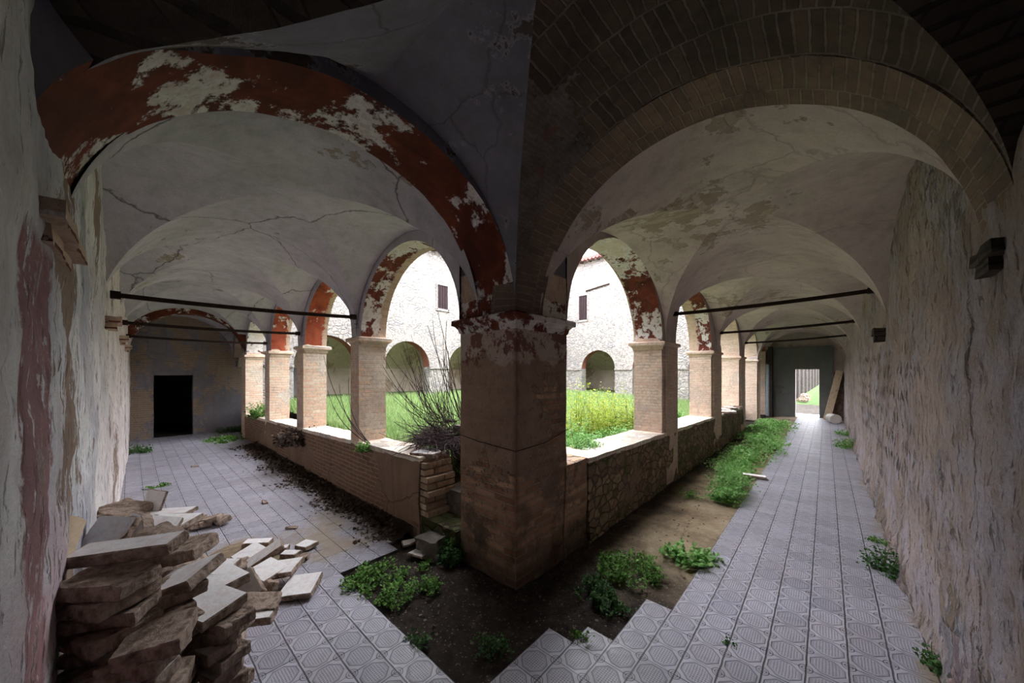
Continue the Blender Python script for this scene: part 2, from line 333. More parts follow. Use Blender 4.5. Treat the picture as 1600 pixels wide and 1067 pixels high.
def corner_mat():
    g = G('corner_pier_masonry'); P = g.pos; p = g.sep(P); n1 = g.noise(2, 8, .65, P); n2 = g.noise(10, 8, .72, P); fine = g.noise(50, 4, .7, P)
    v = g.vadd(wallvec(g), g.sc(g.noise(5, 4, .6, P, color=True), .03, .02, 0)); bc, bf = g.brick(v, .27, .066, '#6b4c3b', '#9a7d67', '#7d6f62', .010)
    smooth_ = g.mix(g.mr(n1, .35, .65), '#69584c', '#7e6c5f'); low = g.plus(g.mr(p[2], .75, 1.35, .10, -.02), g.mul(g.mr(p[2], 0, .35, 1, 0), -.05))
    pm = g.plus(g.plus(g.mul(g.noise(1.5, 3, .5, P), .5), g.mul(n2, .5)), g.mul(low, -1)); ex = g.mr(pm, .455, .475, 1, 0)
    col = g.mix(g.plus(g.mul(ex, .85), .12), smooth_, bc)
    up = g.mr(g.plus(p[2], g.mul(g.plus(n1, -.5), 1.3)), 2.02, 2.06); pl = g.mix(n2, '#8b7f76', '#a3978e'); col = g.mix(g.mul(up, .75), col, pl)
    rm = g.mr(g.plus(g.mul(g.noise(3.2, 4, .6, g.add(P, 4, 4, 1)), .5), g.mul(g.noise(10, 8, .75, g.add(P, 4, 4, 1)), .5)), .475, .485, 1, 0); red = g.mul(rm, g.mr(g.plus(p[2], g.mul(g.plus(n1, -.5), .6)), 1.92, 2.0))
    col = g.mix(g.mul(red, .85), col, g.mix(n2, '#43201b', '#5d3029'))
    cx_ = g.plus(g.plus(p[0], -XC), g.mul(g.plus(p[1], -YC), -1)); ed = g.mul(g.mr(g.mth('ABSOLUTE', g.plus(cx_, g.mul(g.plus(n1, -.5), .12))), .06, .10, 1, 0), g.mr(p[2], .3, .8)); col = g.mix(g.mul(ed, .5), col, '#4d2c25')
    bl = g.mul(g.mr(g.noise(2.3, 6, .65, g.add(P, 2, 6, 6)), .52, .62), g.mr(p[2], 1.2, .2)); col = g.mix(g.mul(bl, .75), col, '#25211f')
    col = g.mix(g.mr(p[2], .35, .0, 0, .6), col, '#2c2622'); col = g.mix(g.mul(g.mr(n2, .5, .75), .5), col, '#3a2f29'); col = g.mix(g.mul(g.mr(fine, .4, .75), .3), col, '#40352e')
    g.bump(g.plus(g.plus(g.mul(g.mul(bf, ex), -1.1), g.mul(n2, .7)), g.plus(g.mul(ex, -.5), g.mul(fine, .2))), 1, .025)
    return g.end(col, .94)
XC, YC = -2.02, 2.27
ALB = 2.1
M['corner'] = corner_mat()
ALB = 1.3
def wall_right_mat():
    g = G('right_wall_plaster'); P = g.pos; p = g.sep(P)
    n1 = g.noise(1.2, 8, .62, P); n2 = g.noise(8, 8, .7, P); st = g.noise(3, 6, .65, g.sc(P, 3, 3, .35)); fine = g.noise(48, 5, .75, P)
    col = g.mix(g.mr(n1, .35, .62), '#847671', '#a09089'); col = g.mix(g.mr(g.noise(2.7, 6, .65, P), .45, .6), col, '#9b939a')
    col = g.mix(g.mul(g.mr(st, .5, .66), .5), col, '#6d6058')
    pm = g.plus(g.mul(g.noise(.8, 3, .5, g.sc(g.add(P, 6, 1, 3), 1, 1, .6)), .5), g.mul(g.noise(6, 8, .74, g.sc(P, 1, 1.3, .6)), .5))
    low = g.mr(g.plus(p[2], g.mul(n2, .5)), .35, 1.0, .13, 0); high = g.mul(g.mr(p[2], 2.5, 3.0), .06)
    pm = g.plus(pm, g.mul(g.plus(low, high), -1))
    mask = g.mr(pm, .40, .412, 1, 0); rim = g.mul(g.mr(pm, .405, .425, 1, 0), g.inv(mask))
    wv = g.vadd(g.sc(P, 1, 1, 1.3), g.sc(g.noise(5, 4, .6, P, color=True), .12, .12, .12))
    ed = g.vor(3.6, 'DISTANCE_TO_EDGE', wv); k = g.sep(g.vor(3.6, 'F1', wv, 'Color'))[0]
    stn = g.mix(g.mul(g.mr(n2, .4, .7), .6), g.ramp(k, [(0, '#6b6468'), (.35, '#8a7a6c'), (.7, '#7d7f88'), (1, '#83656a')]), '#4a3f38')
    stn = g.mix(g.mr(ed, .0, .05, .8, 0), stn, '#8c8078')
    col = g.mix(mask, col, stn); col = g.mix(g.mul(rim, .4), col, '#b9aeaa')
    # rows of hammered keying marks, tall and narrow
    my = g.plus(g.mul(p[1], 1 / .115), g.mul(g.noise(4, 3, .6, P), 1.4)); mz = g.plus(g.mul(p[2], 1 / .235), g.mul(g.noise(2.5, 3, .6, g.add(P, 7, 7, 7)), .7))
    fa = g.plus(g.mth('FRACT', my), -.5); fb = g.plus(g.mth('FRACT', mz), -.5)
    d = g.mth('SQRT', g.plus(g.mul(g.mul(fa, fa), 5.5), g.mul(g.mul(fb, fb), 4.2)))
    wn = g.N('ShaderNodeTexWhiteNoise'); wn.noise_dimensions = '2D'; g.L.new(g.comb(g.mth('FLOOR', my), g.mth('FLOOR', mz)), wn.inputs['Vector'])
    region = g.mul(g.mul(g.mr(p[2], .85, 1.0), g.mr(p[2], 2.25, 2.1)), g.mul(g.mr(p[1], 3.4, 4.3), g.mr(p[1], 13, 9)))
    mk = g.mul(g.mul(g.mr(d, .42, .75, 1, 0), g.mr(wn.outputs['Value'], .22, .3)), region)
    mk = g.mul(mk, g.mr(g.noise(9, 5, .7, P), .38, .55))
    col = g.mix(g.mul(mk, .85), col, '#3b3635')
    chv = g.mr(g.noise(11, 9, .8, g.sc(P, 1, 1.8, .5)), .565, .61); col = g.mix(g.mul(chv, .6), col, '#5a4e47')
    pit = g.mr(g.noise(30, 6, .75, g.sc(P, 1, 1.4, .7)), .58, .66); col = g.mix(g.mul(pit, .5), col, '#4b413b'); wht = g.mr(g.noise(16, 7, .75, g.add(P, 5, 5, 5)), .6, .66); col = g.mix(g.mul(wht, .35), col, '#b5aaa6')
    crv = g.vadd(g.sc(P, 1, 1.5, .35), g.sc(g.noise(2.5, 6, .7, P, color=True), .5, .5, .5)); cr = g.mr(g.vor(.42, 'DISTANCE_TO_EDGE', crv), 0, .005, 1, 0)
    col = g.mix(g.mul(cr, .4), col, '#221d1a'); col = g.mix(g.mul(g.mr(fine, .35, .75), .45), col, '#50463f')
    h = g.plus(g.plus(g.mul(n2, .7), g.mul(fine, .3)), g.plus(g.mul(mask, -.5), g.plus(g.mul(mk, -.7), g.mul(chv, -.5)))); h = g.plus(h, g.mul(cr, -1))
    h = g.plus(h, g.mul(mask, g.mr(ed, 0, .1, 0, .8)))
    g.bump(h, .95, .035); return g.end(col, .93)
M['wallR'] = wall_right_mat()
ALB = 1.7
def dirt_mat():
    g = G('earth_floor'); p = g.sep(g.pos); n1 = g.noise(1.6, 7, .62); n2 = g.noise(12, 8, .72); n3 = g.noise(60, 3, .7)
    dark = g.ramp(n2, [(.3, '#1b1715'), (.55, '#2f2824'), (.75, '#4a4038')])
    pale = g.ramp(g.plus(g.mul(n1, .6), g.mul(n2, .4)), [(.35, '#5e5040'), (.5, '#7d6e5a'), (.65, '#94866f')])
    # damp black soil round the corner pier, dry sandy soil along the right-hand strip
    f = g.mr(g.plus(p[1], g.mul(g.plus(n1, -.5), 2.0)), 2.7, 4.2); f = g.mul(f, g.mr(g.plus(p[0], g.mul(g.plus(n1, -.5), .6)), -1.95, -1.45))
    col = g.mix(f, dark, pale)
    st = g.mr(g.vor(28, 'F1'), .12, .2, 1, 0); col = g.mix(g.mul(st, .35), col, '#8f857b')
    g.bump(g.plus(g.mul(n2, 1), g.mul(n3, .4)), .9, .03); return g.end(col, .97)
M['dirt'] = dirt_mat()

ALB = 1.0
def web_mat():
    g = G('brick_web_with_plaster'); P = g.pos; p = g.sep(P); v = g.vadd(g.uv(), g.sc(g.noise(4, 4, .6, P, color=True), .05, .04, 0))
    bc, bf = g.brick(v, .062, .28, '#463b33', '#5a4d42', '#6a6057', .008); n1 = g.noise(2.4, 8, .66, P); n2 = g.noise(11, 8, .72, P)
    col = g.mix(g.mul(g.mr(n1, .35, .65), .6), bc, '#2b2420'); pl = g.mix(g.mr(n1, .35, .65), '#4f4944', '#6b625c')
    hatch = g.mr(g.mth('FRACT', g.mul(g.plus(p[0], g.plus(p[2], g.mul(n1, .3))), 22)), .35, .5)
    mask = g.mr(g.plus(p[0], g.mul(g.plus(g.noise(1.8, 7, .7, P), -.5), 1.6)), -1.28, -1.26, 1, 0)
    pl = g.mix(g.mul(hatch, .25), pl, '#3a332e'); pl = g.mix(g.mr(g.noise(3, 6, .7, g.add(P, 3, 3, 3)), .60, .61), pl, '#5d443a'); pl = g.mix(g.mul(g.mr(n2, .66, .67), .6), pl, '#9a958f')
    col = g.mix(mask, col, pl); col = g.mix(g.mul(g.mr(n2, .45, .7), .5), col, '#231e1b')
    g.bump(g.plus(g.mul(g.mul(bf, g.inv(mask)), -1), g.plus(g.mul(n2, .6), g.mul(mask, .5))), .9, .02); return g.end(col, .95)
ALB = 1.5
M['webbrick'] = web_mat()
ALB = 1.0
# ------------------------------------------------------------------ mesh kit
class MB:
    def __init__(s): s.v = []; s.f = []; s.mi = []; s.uv = []
    def face(s, pts, mi=0, uvs=None):
        i = len(s.v); s.v += [tuple(p) for p in pts]; s.f.append(tuple(range(i, i + len(pts)))); s.mi.append(mi)
        s.uv.append(uvs or [(0, 0)] * len(pts))
    def grid(s, nu, nv, fn, mi=0, uvfn=None, skip=None, flip=False, diag=False):
        i0 = len(s.v)
        for a in range(nu + 1):
            for b in range(nv + 1): s.v.append(tuple(fn(a / nu, b / nv)))
        for a in range(nu):
            for b in range(nv):
                if skip and skip((a + .5) / nu, (b + .5) / nv): continue
                k = lambda x, y: i0 + x * (nv + 1) + y
                q = [k(a, b), k(a + 1, b), k(a + 1, b + 1), k(a, b + 1)]
                ab = [(a, b), (a + 1, b), (a + 1, b + 1), (a, b + 1)]
                if flip: q.reverse(); ab.reverse()
                uvs = [uvfn(x / nu, y / nv) for x, y in ab] if uvfn else [(x / nu, y / nv) for x, y in ab]
                m_ = mi((a + .5) / nu, (b + .5) / nv) if callable(mi) else mi
                if diag:
                    main = (((a + .5) / nu - .5) * ((b + .5) / nv - .5) > 0) ^ flip
                    tr = ((0, 1, 2), (0, 2, 3)) if main else ((0, 1, 3), (1, 2, 3))
                    for t in tr:
                        if callable(mi): m_ = mi(sum(ab[j][0] for j in t) / 3 / nu, sum(ab[j][1] for j in t) / 3 / nv)
                        s.f.append(tuple(q[j] for j in t)); s.mi.append(m_); s.uv.append([uvs[j] for j in t])
                else: s.f.append(tuple(q)); s.mi.append(m_); s.uv.append(uvs)
    def box(s, x0, x1, y0, y1, z0, z1, mi=0, seg=None, amp=0, fr=3, seed=0, uvs=False):
        sg = seg or 1e9
        nx, ny, nz = (max(1, min(160, int(round((b - a) / sg)))) if seg else 1 for a, b in ((x0, x1), (y0, y1), (z0, z1)))
        X = lambda t: x0 + (x1 - x0) * t
        Y = lambda t: y0 + (y1 - y0) * t
        Z = lambda t: z0 + (z1 - z0) * t
        c = Vector(((x0 + x1) / 2, (y0 + y1) / 2, (z0 + z1) / 2))
        def d(x, y, z):
            if not amp: return (x, y, z)
            p = Vector((x, y, z)); n = noise.noise_vector(p * fr + Vector((seed, seed * 2, 0)), noise_basis='PERLIN_ORIGINAL') + .5 * noise.noise_vector(p * fr * 2.7)
            return p + n * amp
        ln = lambda p: (p[0] + p[1], p[2])
        for A, B, fn, fl in ((nx, nz, lambda a, b: d(X(a), y0, Z(b)), False), (nx, nz, lambda a, b: d(X(a), y1, Z(b)), True),
                             (ny, nz, lambda a, b: d(x0, Y(a), Z(b)), True), (ny, nz, lambda a, b: d(x1, Y(a), Z(b)), False),
                             (nx, ny, lambda a, b: d(X(a), Y(b), z0), True), (nx, ny, lambda a, b: d(X(a), Y(b), z1), False)):
            s.grid(A, B, fn, mi, flip=fl)
    def tube(s, pts, r0, r1, n=4, mi=0, cap=True):
        i0 = len(s.v); m = len(pts)
        for i, p in enumerate(pts):
            p = Vector(p); q = Vector(pts[min(i + 1, m - 1)]) - Vector(pts[max(i - 1, 0)]); q.normalize()
            u = q.orthogonal().normalized() if abs(q.z) > .95 else q.cross(Vector((0, 0, 1))).normalized(); v = q.cross(u)
            r = r0 + (r1 - r0) * i / max(1, m - 1)
            for k in range(n):
                an = 2 * math.pi * k / n; s.v.append(tuple(p + u * math.cos(an) * r + v * math.sin(an) * r))
        for i in range(m - 1):
            for k in range(n):
                k2 = (k + 1) % n; s.f.append((i0 + i * n + k, i0 + i * n + k2, i0 + (i + 1) * n + k2, i0 + (i + 1) * n + k)); s.mi.append(mi); s.uv.append([(0, 0)] * 4)
        if cap and n > 2:
            s.f.append(tuple(i0 + k for k in range(n))[::-1]); s.mi.append(mi); s.uv.append([(0, 0)] * n)
            s.f.append(tuple(i0 + (m - 1) * n + k for k in range(n))); s.mi.append(mi); s.uv.append([(0, 0)] * n)
    def leaf(s, p, size, mi=0, up=.3, wid=.45, rng=random):
        d = Vector((rng.gauss(0, 1), rng.gauss(0, 1), rng.gauss(up, .6))).normalized()
        sd = d.cross(Vector((rng.gauss(0, .4), rng.gauss(0, .4), 1))).normalized() * size * wid
        nn = d.cross(sd).normalized() * size * .12; p = Vector(p); i = len(s.v)
        s.v += [tuple(p), tuple(p + d * size * .5 + sd + nn), tuple(p + d * size), tuple(p + d * size * .5 - sd + nn)]
        s.f += [(i, i + 1, i + 2), (i, i + 2, i + 3)]; s.mi += [mi, mi]; s.uv += [[(0, 0)] * 3] * 2
    def build(s, name, mats, parent=None, smooth=False, loc=None, weld=False):
        me = bpy.data.meshes.new(name); me.from_pydata(s.v, [], s.f)
        for m_ in (mats if isinstance(mats, (list, tuple)) else [mats]): me.materials.append(m_)
        me.polygons.foreach_set('material_index', s.mi)
        ul = me.uv_layers.new(name='UVMap'); flat = [c for f in s.uv for q in f for c in q]; ul.data.foreach_set('uv', flat)
        if weld or smooth:
            bm = bmesh.new(); bm.from_mesh(me)
            if weld: bmesh.ops.remove_doubles(bm, verts=bm.verts, dist=1e-4)
            if smooth:
                for f in bm.faces: f.smooth = True
            bm.to_mesh(me); bm.free()
        o = bpy.data.objects.new(name, me); COL.objects.link(o)
        if parent: o.parent = parent
        if loc: o.location = loc
        if smooth: me.set_sharp_from_angle(angle=math.radians(smooth if smooth > 1 else 40))
        me.update(); return o
def tag(o, label=None, cat=None, group=None, kind=None):
    if label: o['label'] = label
    if cat: o['category'] = cat
    if group: o['group'] = group
    if kind or cat: o['kind'] = kind or 'thing'
    return o
def thing(name, label, cat, loc=(0, 0, 0), rz=0, group=None):
    o = bpy.data.objects.new(name, None); COL.objects.link(o); o.location = loc; o.rotation_euler = (0, 0, rz); o.empty_display_size = .1
    return tag(o, label, cat, group)
def struct(mb, name, mats, **k): return tag(mb.build(name, mats, **k), kind='structure')
def nz(x, y, z, f=1.0): return noise.noise(Vector((x * f, y * f, z * f)))
def fbm(x, y, z, f=1.0): return nz(x, y, z, f) + .5 * nz(x, y, z, f * 2.1) + .25 * nz(x, y, z, f * 4.3)

SP = 2.42                       # springing height of every vault
XR, XC = .53, -2.02             # right gallery: outer wall, courtyard side
YC = 2.27                       # left gallery: courtyard side
def yl(x): return -.225 - .0155 * x if x < 0 else -.225
XE, YE = -14.5, 19.8            # far ends of the two galleries

# ------------------------------------------------------------------ walls
def graded(a, b, n, p=1.7): return lambda t: a + (b - a) * (t ** p)
mb = MB(); gy = graded(-.35, YE, 1, 1.6)
def rw(a, b):
    y = gy(a); z = -.1 + 4.3 * b; low = max(0, .55 - z) * .12
    return (XR + low * -.6 * (.5 + fbm(y, z, 0, 2.5)) + .028 * fbm(y, z, 3, .9) + .018 * fbm(y, z, 7, 4) + .008 * nz(y, z, 1, 14), y, z)
mb.grid(330, 90, rw, flip=True); mb.face([(XR + .4, -.4, 4.3), (XR + .4, YE + .2, 4.3), (XR + .4, YE + .2, -.1), (XR + .4, -.4, -.1)])
struct(mb, 'wall_right', M['wallR'], smooth=True)
mb = MB(); gx = graded(.6, XE, 1, 1.5)
def lw(a, b):
    x = gx(a); z = -.1 + 4.3 * b
    return (x, yl(x) + .02 * fbm(x, z, 3, 1.1) + .012 * fbm(x, z, 7, 4) + .006 * nz(x, z, 1, 14), z)
mb.grid(300, 90, lw, flip=False); mb.face([(.6, -.7, -.1), (XE, -.6, -.1), (XE, -.6, 4.3), (.6, -.7, 4.3)])
struct(mb, 'wall_left', M['wallL'], smooth=True)

# end of the left gallery, with the dark doorway
def wall_with_hole(axis, c, u0, u1, z0, z1, h0, h1, hz, th, mat, name, hz0=-.1, seg=.25):
    mb = MB()
    def bx(a0, a1, b0, b1):
        if axis == 'x': mb.box(c - th, c, a0, a1, b0, b1, 0, seg, .008, 3)
        else: mb.box(a0, a1, c, c + th, b0, b1, 0, seg, .008, 3)
    bx(u0, h0, z0, z1); bx(h1, u1, z0, z1); bx(h0, h1, hz, z1)
    if hz0 > z0: bx(h0, h1, z0, hz0)
    return struct(mb, name, mat)
wall_with_hole('x', XE, -.6, 4.5, -.1, 4.2, .46, 1.31, 1.84, .35, M['endL'], 'wall_left_end')
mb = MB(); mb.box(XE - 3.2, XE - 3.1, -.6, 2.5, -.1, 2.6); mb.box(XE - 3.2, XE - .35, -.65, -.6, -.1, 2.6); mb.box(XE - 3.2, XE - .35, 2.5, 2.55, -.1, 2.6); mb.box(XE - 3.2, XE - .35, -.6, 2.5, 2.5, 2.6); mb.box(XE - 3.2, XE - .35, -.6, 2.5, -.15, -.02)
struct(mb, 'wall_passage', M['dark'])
# end of the right gallery: pale wall, grey cement infill with an open doorway
wall_with_hole('y', YE, -4.6, XR + .4, -.1, 4.3, -1.0, -.21, 2.07, .35, M['vaultR'], 'wall_right_end')
wall_with_hole('y', YE - .12, -1.79, .21, -.05, 3.06, -1.0, -.21, 2.07, .11, M['grey'], 'trim_1')
mb = MB(); mb.box(-1.95, -1.80, YE - .3, YE - .02, -.05, 3.1, 0, .2, .01); struct(mb, 'trim_2', M['dark_shaded_brick'])  # dark strip standing in for the shadowed recess beside the infill

# ------------------------------------------------------------------ vaults
def vault(name, x0, x1, y0, y1, mats, mifn=None, rise=1.25, dome=.2, n=48, dip=0, sp=SP, amp=.012):
    cx, cy, rx, ry = (x0 + x1) / 2, (y0 + y1) / 2, (x1 - x0) / 2, (y1 - y0) / 2
    mb = MB(); e = lambda t: -math.cos(t * math.pi)
    def fn(a, b):
        u, v = e(a), e(b); m = min(abs(u), abs(v)); h = sp + rise * math.sqrt(max(0, 1 - m * m)) + dome * (1 - u * u) * (1 - v * v)
        if dip and u < 0 and v < 0: h -= dip * max(0, 1 - (2 * m - 1) ** 2) ** .7 * (1 - abs(u) ** 3.5) * (1 - abs(v) ** 16)
        x, y = cx + rx * u, cy + ry * v
        return (x, y, h + amp * fbm(x, y, 1, 1.3) + amp * .4 * fbm(x, y, 4, 6))
    def mi(a, b): return mifn(e(a), e(b)) if mifn else 0
    mb.grid(n, n, fn, mi, uvfn=lambda a, b: (rx * 1.57 * a * 2, ry * (1 + e(b))), flip=True, diag=True)
    return struct(mb, name, mats, smooth=9)
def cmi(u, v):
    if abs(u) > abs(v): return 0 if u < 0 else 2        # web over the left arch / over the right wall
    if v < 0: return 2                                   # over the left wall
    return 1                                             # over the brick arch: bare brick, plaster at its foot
o = vault('ceiling', XC, XR + .02, -.25, YC, [M['vaultC'], M['webbrick'], M['dark_shaded_brick']], cmi, 1.24, .0, 84, dip=.42)
RB = [2.62, 6.1, 9.82, 13.4, 16.95]; LB = [-2.5, -5.2, -7.7, -10.13, -12.78]
for i in range(4): vault('ceiling', XC, XR + .02, RB[i], RB[i + 1], [M['vaultR']], None, 1.25, .0, 60 - i * 8)
vault('ceiling', XC - .1, XR + .02, RB[4], YE, [M['vaultR']], None, 1.25, 0, 24)
for i in range(4): vault('ceiling', LB[i + 1], LB[i], -.21, YC, [M['vault']], None, 1.2, .02, 60 - i * 8)
vault('ceiling', XE, LB[4], -.21, YC, [M['vault']], None, 1.2, 0, 24)

# ------------------------------------------------------------------ transverse arches
def arch_band(name, label, axis, c0, c1, u0, u1, rise, drop, soffit, face, sp=SP, ext=.3, n=64, amp=.006, cat='arch', skew=0):
    """axis 'x': band lies between x=c0..c1 and spans in y from u0 to u1 (left gallery); axis 'y': the other way round"""
    t = thing(name, label, cat, ((c0 + c1) / 2, (u0 + u1) / 2, sp) if axis == 'x' else ((u0 + u1) / 2, (c0 + c1) / 2, sp))
    L0 = Vector(t.location); cu, ru = (u0 + u1) / 2, (u1 - u0) / 2
    def P(c, u, z):
        c += skew * max(0, 1 - (u - u0) / .55) ** 1.5 * (1 if c == c0 else 0 if c == c1 else (c - c1) / (c0 - c1))
        v = Vector((c, u, z)) if axis == 'x' else Vector((u, c, z)); q = v + Vector((1, 1, 1)) * amp * fbm(v.x, v.y, v.z, 3); return q - L0
    def at(a, c, grow=0):
        th = math.pi * a; return P(c, cu - (ru + grow) * math.cos(th), sp + (rise + grow) * math.sin(th))
    mb = MB(); al = math.pi * (ru + rise) / 2
    nc = 6; mb.grid(n, nc, lambda a, b: at(a, c0 + (c1 - c0) * b), 0, uvfn=lambda a, b: (a * al, b * abs(c1 - c0)), flip=(axis == 'x') ^ (c1 < c0))
    mb.build('soffit', soffit, t, smooth=True)
    mb = MB()
    mb.grid(n, 3, lambda a, b: at(a, c0, ext * b), 0, uvfn=lambda a, b: (a * al, b * ext), flip=(axis != 'x') ^ (c1 < c0))
    mb.grid(n, 3, lambda a, b: at(a, c1, ext * b), 0, uvfn=lambda a, b: (a * al, b * ext), flip=(axis == 'x') ^ (c1 < c0))
    mb.build('arch_face', face, t, smooth=True); return t
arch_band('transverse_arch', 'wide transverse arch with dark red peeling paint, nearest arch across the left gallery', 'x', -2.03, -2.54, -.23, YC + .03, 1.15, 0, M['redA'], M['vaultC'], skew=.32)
arch_band('transverse_arch', 'wide bare brick arch, nearest arch across the right gallery', 'y', YC - .01, YC + .40, XC, XR + .015, 1.236, 0, M['brickarch'], M['brickarch'])
ordn = ['second', 'third', 'fourth', 'fifth']
arch_band('transverse_arch', 'dark arch with flaking red paint before the far end wall of the left gallery', 'x', -12.6, -12.95, -.02, YC, 1.08, 0, M['redA'], M['redA'], n=48)
arch_band('transverse_arch', 'plaster arch before the far end wall of the right gallery', 'y', 16.8, 17.2, XC, XR, 1.15, 0, M['vaultR'], M['vaultR'], n=48)

# ------------------------------------------------------------------ arcades: piers and side arches
def cap_profile(mb, x0, x1, y0, y1, z, big=.07):
    """moulded impost: stepped and coved ring"""
    prof = [(0.0, -.10), (.012, -.085), (.02, -.05), (big * .65, -.02), (big, -.012), (big, .035), (big * .6, .05), (0, .055)]
    n = 8
    def ring(o, dz):
        pts = []
        for (ax, ay, bx_, by) in ((x0 - o, y0 - o, x1 + o, y0 - o), (x1 + o, y0 - o, x1 + o, y1 + o), (x1 + o, y1 + o, x0 - o, y1 + o), (x0 - o, y1 + o, x0 - o, y0 - o)):
            for k in range(n):
                t = k / n; p = Vector((ax + (bx_ - ax) * t, ay + (by - ay) * t, z + dz)); pts.append(p + noise.noise_vector(p * 5) * .009 * (1 if o else .2))
        return pts
    rings = [ring(*q) for q in prof]; i0 = len(mb.v); m_ = 4 * n
    for r in rings: mb.v += [tuple(p) for p in r]
    for i in range(len(rings) - 1):
        for k in range(m_):
            k2 = (k + 1) % m_; mb.f.append((i0 + i * m_ + k, i0 + i * m_ + k2, i0 + (i + 1) * m_ + k2, i0 + (i + 1) * m_ + k)); mb.mi.append(0); mb.uv.append([(0, 0)] * 4)
def pier(name, label, x0, x1, y0, y1, mat, capmat, z0=-.05, zc=2.38, top=None, seg=.12, amp=.008, pil=None, plinth=None):
    t = thing(name, label, 'pier', ((x0 + x1) / 2, (y0 + y1) / 2, 0)); o = Vector(t.location)
    def bld(mb, nm, m_, **k):
        mb.v = [tuple(Vector(v) - o) for v in mb.v]; return mb.build(nm, m_, t, **k)
    mb = MB(); mb.box(x0, x1, y0, y1, z0, zc, 0, seg, amp, 2.5); bld(mb, 'shaft', mat)
    mb = MB(); cap_profile(mb, x0, x1, y0, y1, zc + .02); bld(mb, 'capital', capmat)
    mb = MB(); mb.box(x0, x1, y0, y1, zc, top or 2.75, 0, seg, .004, 2.5); bld(mb, 'impost_block', capmat)
    if pil: mb = MB(); mb.box(*pil, z0, zc, 0, seg, .005, 2.5); bld(mb, 'pilaster', capmat)
    if plinth: mb = MB(); mb.box(*plinth, 0, .07, amp * 1.6, 2.5); bld(mb, 'plinth', M['corner'])
    return t
CX0, CY1 = -2.80, 3.11
pier('corner_pier', 'massive square brown brick pier with peeling red paint at the corner where the galleries meet', CX0, XC - .02, YC + .03, CY1, M['corner'], M['redD'], -.12, 2.38, 2.9, .07, .012,
     plinth=(XC - .5, XC - .005, CY1 - .05, CY1 + .44, -.12, .93))
thickL, thickR = .40, .50
LP = [(-5.07, -5.38), (-7.49, -7.91), (-9.91, -10.35), (-12.5, -13.06)]
RP = [(5.99, 6.70), (9.35, 10.28), (12.95, 13.84), (16.81, 17.4)]
ln = ['nearest', 'second', 'third', 'far corner']
for i, (a, b) in enumerate(LP):
    pier('brick_pier', '%s pale brick pier of the left arcade%s' % (ln[i], [' behind the bare twigs', ' with reddened bricks', ' beside the dry brush clump', ' beside the green bush'][i]), b, a, YC + .02, YC + thickL, M['pierL'], M['pierL'], .0, 2.37, seg=.12, amp=.006, pil=(b + .03, a - .0, YC - .02, YC + .02))
for i, (a, b) in enumerate(RP):
    pier('brick_pier', '%s worn brick pier of the right arcade%s' % (ln[i], [' beside the yellow-green weeds', ' before the loose slabs', ' at the end of the low wall', ' by the drainpipe'][i]), XC - thickR, XC - .02, a, b, M['pierR'], M['pierR'], .0, 2.37, seg=.14, amp=.006, pil=(XC - .02, XC + .02, a + .12, b))
def side_arch(label, axis, u0, u1, c_in, c_out, rise, soffit, face, ztop=4.25, sp=SP, n=40, w0=None, w1=None, name='arcade_arch'):
    """arch between two piers; axis 'x': runs along x at y=c_in..c_out"""
    loc = ((u0 + u1) / 2, c_in, sp) if axis == 'x' else (c_in, (u0 + u1) / 2, sp)
    t = thing(name, label, 'arch', loc); L0 = Vector(loc); cu, ru = (u0 + u1) / 2, (u1 - u0) / 2
    def P(c, u, z):
        v = Vector((u, c, z)) if axis == 'x' else Vector((c, u, z)); return v + Vector((1, 1, .6)) * .006 * fbm(v.x, v.y, v.z, 3) - L0
    def cur(a): th = math.pi * a; return cu - ru * math.cos(th), sp + rise * math.sin(th)
    al = math.pi * (ru + rise) / 2; mb = MB()
    mb.grid(n, 6, lambda a, b: P(c_in + (c_out - c_in) * b, *cur(a)), 0, uvfn=lambda a, b: (a * al, b * abs(c_out - c_in)), flip=(axis != 'x'))
    mb.build('soffit', soffit, t, smooth=True)
    mb = MB(); e0 = w0 if w0 is not None else u0; e1 = w1 if w1 is not None else u1
    for c, fl in ((c_in, False), (c_out, True)):
        fl ^= (axis != 'x')
        def f(a, b, c=c): u, z = cur(a); return P(c, u, z + (ztop - z) * b)
        mb.grid(n, 8, f, 0, flip=fl)
        for q0, q1 in ((e0, u0), (u1, e1)):
            if abs(q1 - q0) > .01: mb.grid(3, 8, lambda a, b, c=c, q0=q0, q1=q1: P(c, q0 + (q1 - q0) * a, sp - .04 + (ztop - sp + .04) * b), 0, flip=fl)
    mb.build('spandrel', face, t); return t
ends = [CX0] + [v for p_ in LP for v in p_]; mid = lambda a, b: (a + b) / 2
softL = [M['redB'], M['redC'], M['redC'], M['redD']]
for i in range(4):
    u1, u0 = ends[2 * i], ends[2 * i + 1]
    w1 = u1 if i == 0 else mid(ends[2 * i - 1], ends[2 * i]); w0 = mid(ends[2 * i + 1], ends[2 * i + 2]) if i < 3 else LP[3][1]
    side_arch('%s left arcade arch from the corner pier, red paint on its underside' % ['first', 'second', 'third', 'fourth'][i], 'x', u0, u1, YC + .01, YC + thickL, 1.1, softL[i], M['vault'], w0=w0, w1=w1)
ends = [CY1] + [v for p_ in RP for v in p_]
softR = [M['redD'], M['redB'], M['pierR'], M['pierR']]
for i in range(4):
    u0, u1 = ends[2 * i], ends[2 * i + 1]
    w0 = u0 if i == 0 else mid(ends[2 * i - 1], ends[2 * i]); w1 = mid(ends[2 * i + 1], ends[2 * i + 2]) if i < 3 else RP[3][1]
    side_arch('%s right arcade arch from the corner pier%s' % (['first', 'second', 'third', 'fourth'][i], [', red and white flakes on its underside', ', red patch on its underside', '', ''][i]), 'y', u0, u1, XC - .01, XC - thickR, 1.27, softR[i], M['vaultR'], w0=w0, w1=w1)
